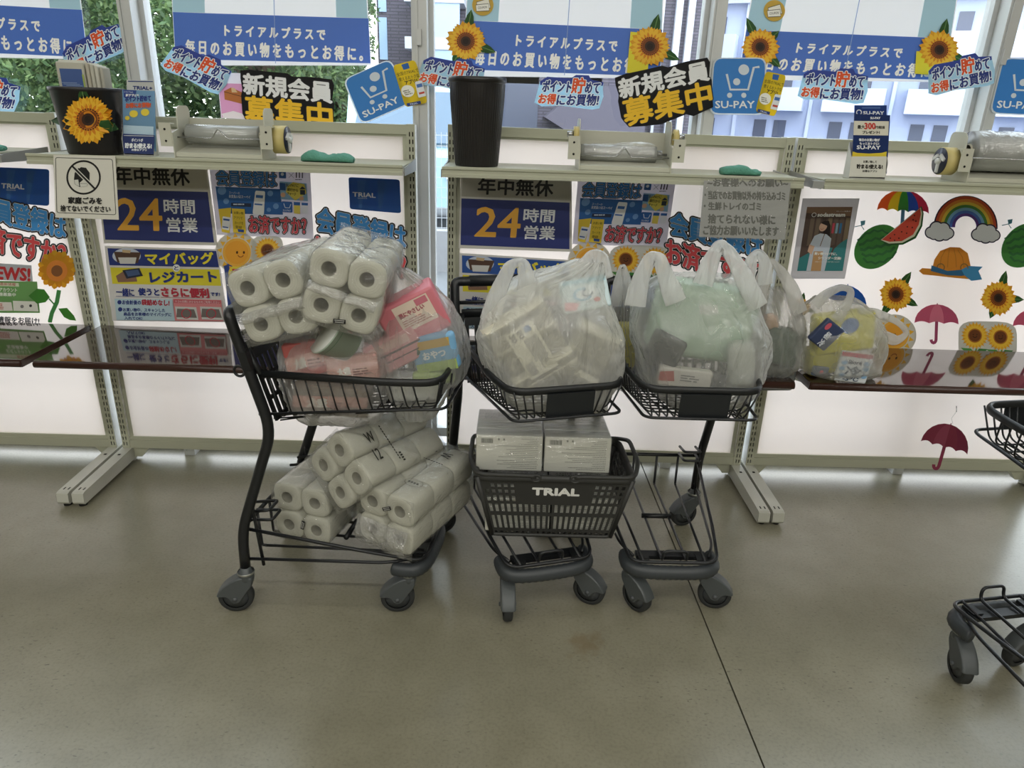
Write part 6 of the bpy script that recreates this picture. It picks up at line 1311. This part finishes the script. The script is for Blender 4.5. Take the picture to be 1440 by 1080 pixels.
block('pouch', 'white pouch with blue pattern and pink top in the yellow bag', 'pouch', (1200, 516), -0.415, (0.105, 0.018, 0.105), (4, 4, -4), '#dfe4ea', fn=bi)
block('round_tin', 'grey and pink tin showing low in the yellow bag', 'tin', (1153, 522), -0.412, (0.055, 0.012, 0.035), (0, 5, 0), '#5a6678', r=0.012, fn=lambda s: s.circ(.1, 0, .22, '#c85a6a', .35))
# --- bags on the left cart
b = bag('carrier_bag', 'carrier bag with a bowl and red packs under the toilet paper packs', -0.790, [(588, 425, 530), (575, 415, 538), (550, 404, 545), (525, 397, 550), (500, 395, 553), (478, 398, 548), (460, 410, 535), (448, 432, 515)], CLEARBAG, 0.62, seed=6)
def cup(uv, y, r0, r1, h, rot, col, label, lid):
    c = at(uv[0], uv[1], y); t = empty('instant_bowl', tuple(c)); t.rotation_euler = tuple(math.radians(q) for q in rot); tag(t, label, 'bowl'); m = MB(); m.lathe([(0, -h / 2), (r0, -h / 2), (r1, h / 2), (r1 + .003, h / 2 + .001), (r1 + .003, h / 2 + .004), (0, h / 2 + .004)], mat('bowl_paper', col, 0.4), 40); m.build('bowl', t)
    m = MB(); m.lathe([(0, h / 2 + .0045), (r1 + .002, h / 2 + .0045), (r1 + .002, h / 2 + .006), (0, h / 2 + .006)], mat('bowl_lid', lid, 0.3), 40); m.build('lid', t)
    m = MB(); m.lathe([(r1 * .93 - (r1 - r0) * .35, h * .12), (r1 * .93 - (r1 - r0) * .1 + .004, h * .35)], mat('bowl_band', '#6f8f74', 0.4), 40); m.build('band', t)
cup((478, 476), -0.835, 0.046, 0.064, 0.075, (22, -48, 0), '#a5b5a5', 'white instant bowl with a green band in the bag on the left cart', '#dadcd6')
def rd(s): s.poly(quad((-1, -.2), (1, -.5), (1, .2), (-1, .6)), '#d8a59a'); s.text('大盛', (-.6, -.1), (-.1, -.2), (-.6, .5), '#e8e4dc', 0.03); s.lines(0, .0, .8, .6, 3, '#7a4a44')
block('red_packet', 'red packet at the left in the bag under the toilet paper packs', 'packet', (433, 503), -0.835, (0.115, 0.03, 0.095), (0, -10, 6), '#b9605c', fn=rd); block('salmon_packet', 'pale salmon packet at the right in the bag under the toilet paper packs', 'packet', (497, 516), -0.838, (0.135, 0.03, 0.070), (0, -8, 2), '#c8948a', fn=rd); block('noodle_packet', 'grey brown packet low behind the tray wires of the left cart', 'packet', (470, 556), -0.800, (0.20, 0.09, 0.085), (0, 4, 0), '#8c7f74', fn=rd)
b = bag('carrier_bag', 'clear carrier bag with pink boxes at the front end of the left cart', -0.760, [(582, 562, 610), (568, 556, 618), (552, 548, 626), (538, 538, 638), (524, 529, 652), (500, 521, 658), (475, 516, 655), (450, 519, 646), (425, 530, 631), (405, 541, 612), (390, 549, 590), (378, 554, 568)], CLEARBAG, 0.66, seed=7)
def pk(s): s.poly(quad((-.45, -.85), (.75, -.85), (.75, .35), (-.45, .35)), '#e6d3c4'); s.text('肌にやさしい', (-.35, -.5), (.5, -.5), (-.35, -.28), '#a8626a', 0.012); s.lines(-.35, -.15, .6, .25, 4, '#b98a86'); s.poly(quad((.3, -.8), (.7, -.8), (.7, -.5), (.3, -.5)), '#cf7a8a')
block('pink_box', 'upper pink box with a cream label in the bag on the left cart', 'box', (581, 442), -0.790, (0.165, 0.08, 0.125), (8, -27, 6), '#d27a86', r=0.008, fn=pk)
def pk2(s):
    s.poly(quad((-1, -.1), (1, -.1), (1, .02), (-1, .02)), '#5a5458'); s.poly(quad((-1, .35), (1, .35), (1, .42), (-1, .42)), '#5a5458'); s.poly(quad((-.8, -.75), (.7, -.75), (.7, -.25), (-.8, -.25)), '#d9b7b2')
block('pink_box', 'lower pink box with dark stripes in the bag on the left cart', 'box', (556, 489), -0.800, (0.150, 0.06, 0.095), (6, -28, 4), '#d59aa0', r=0.008, fn=pk2)
def sn(s): s.poly([(-.7, -.7), (.8, -.8), (.75, -.35), (-.65, -.25)], '#c9a64e'); s.text('おやつ', (-.5, -.1), (.5, -.2), (-.5, .3), '#e8eef2', 0.02); s.poly([(-.9, .5), (.9, .4), (.9, .95), (-.9, .95)], '#a8c070'); s.circ(-.75, -.2, .18, '#4f6a58')
block('snack_packet', 'blue snack packet with a gold band in the bag on the left cart', 'packet', (612, 494), -0.812, (0.125, 0.03, 0.105), (6, -12, -8), '#79aed6', r=0.012, fn=sn); block('green_sachet', 'yellow green packet low in the bag on the left cart', 'packet', (610, 530), -0.808, (0.115, 0.03, 0.040), (0, -6, 0), '#a9be7a', r=0.012); block('white_parcel', 'white parcel low behind the wires in the pink box bag', 'parcel', (585, 545), -0.77, (0.14, 0.09, 0.07), (0, 2, 0), '#cfd0cc', r=0.015)
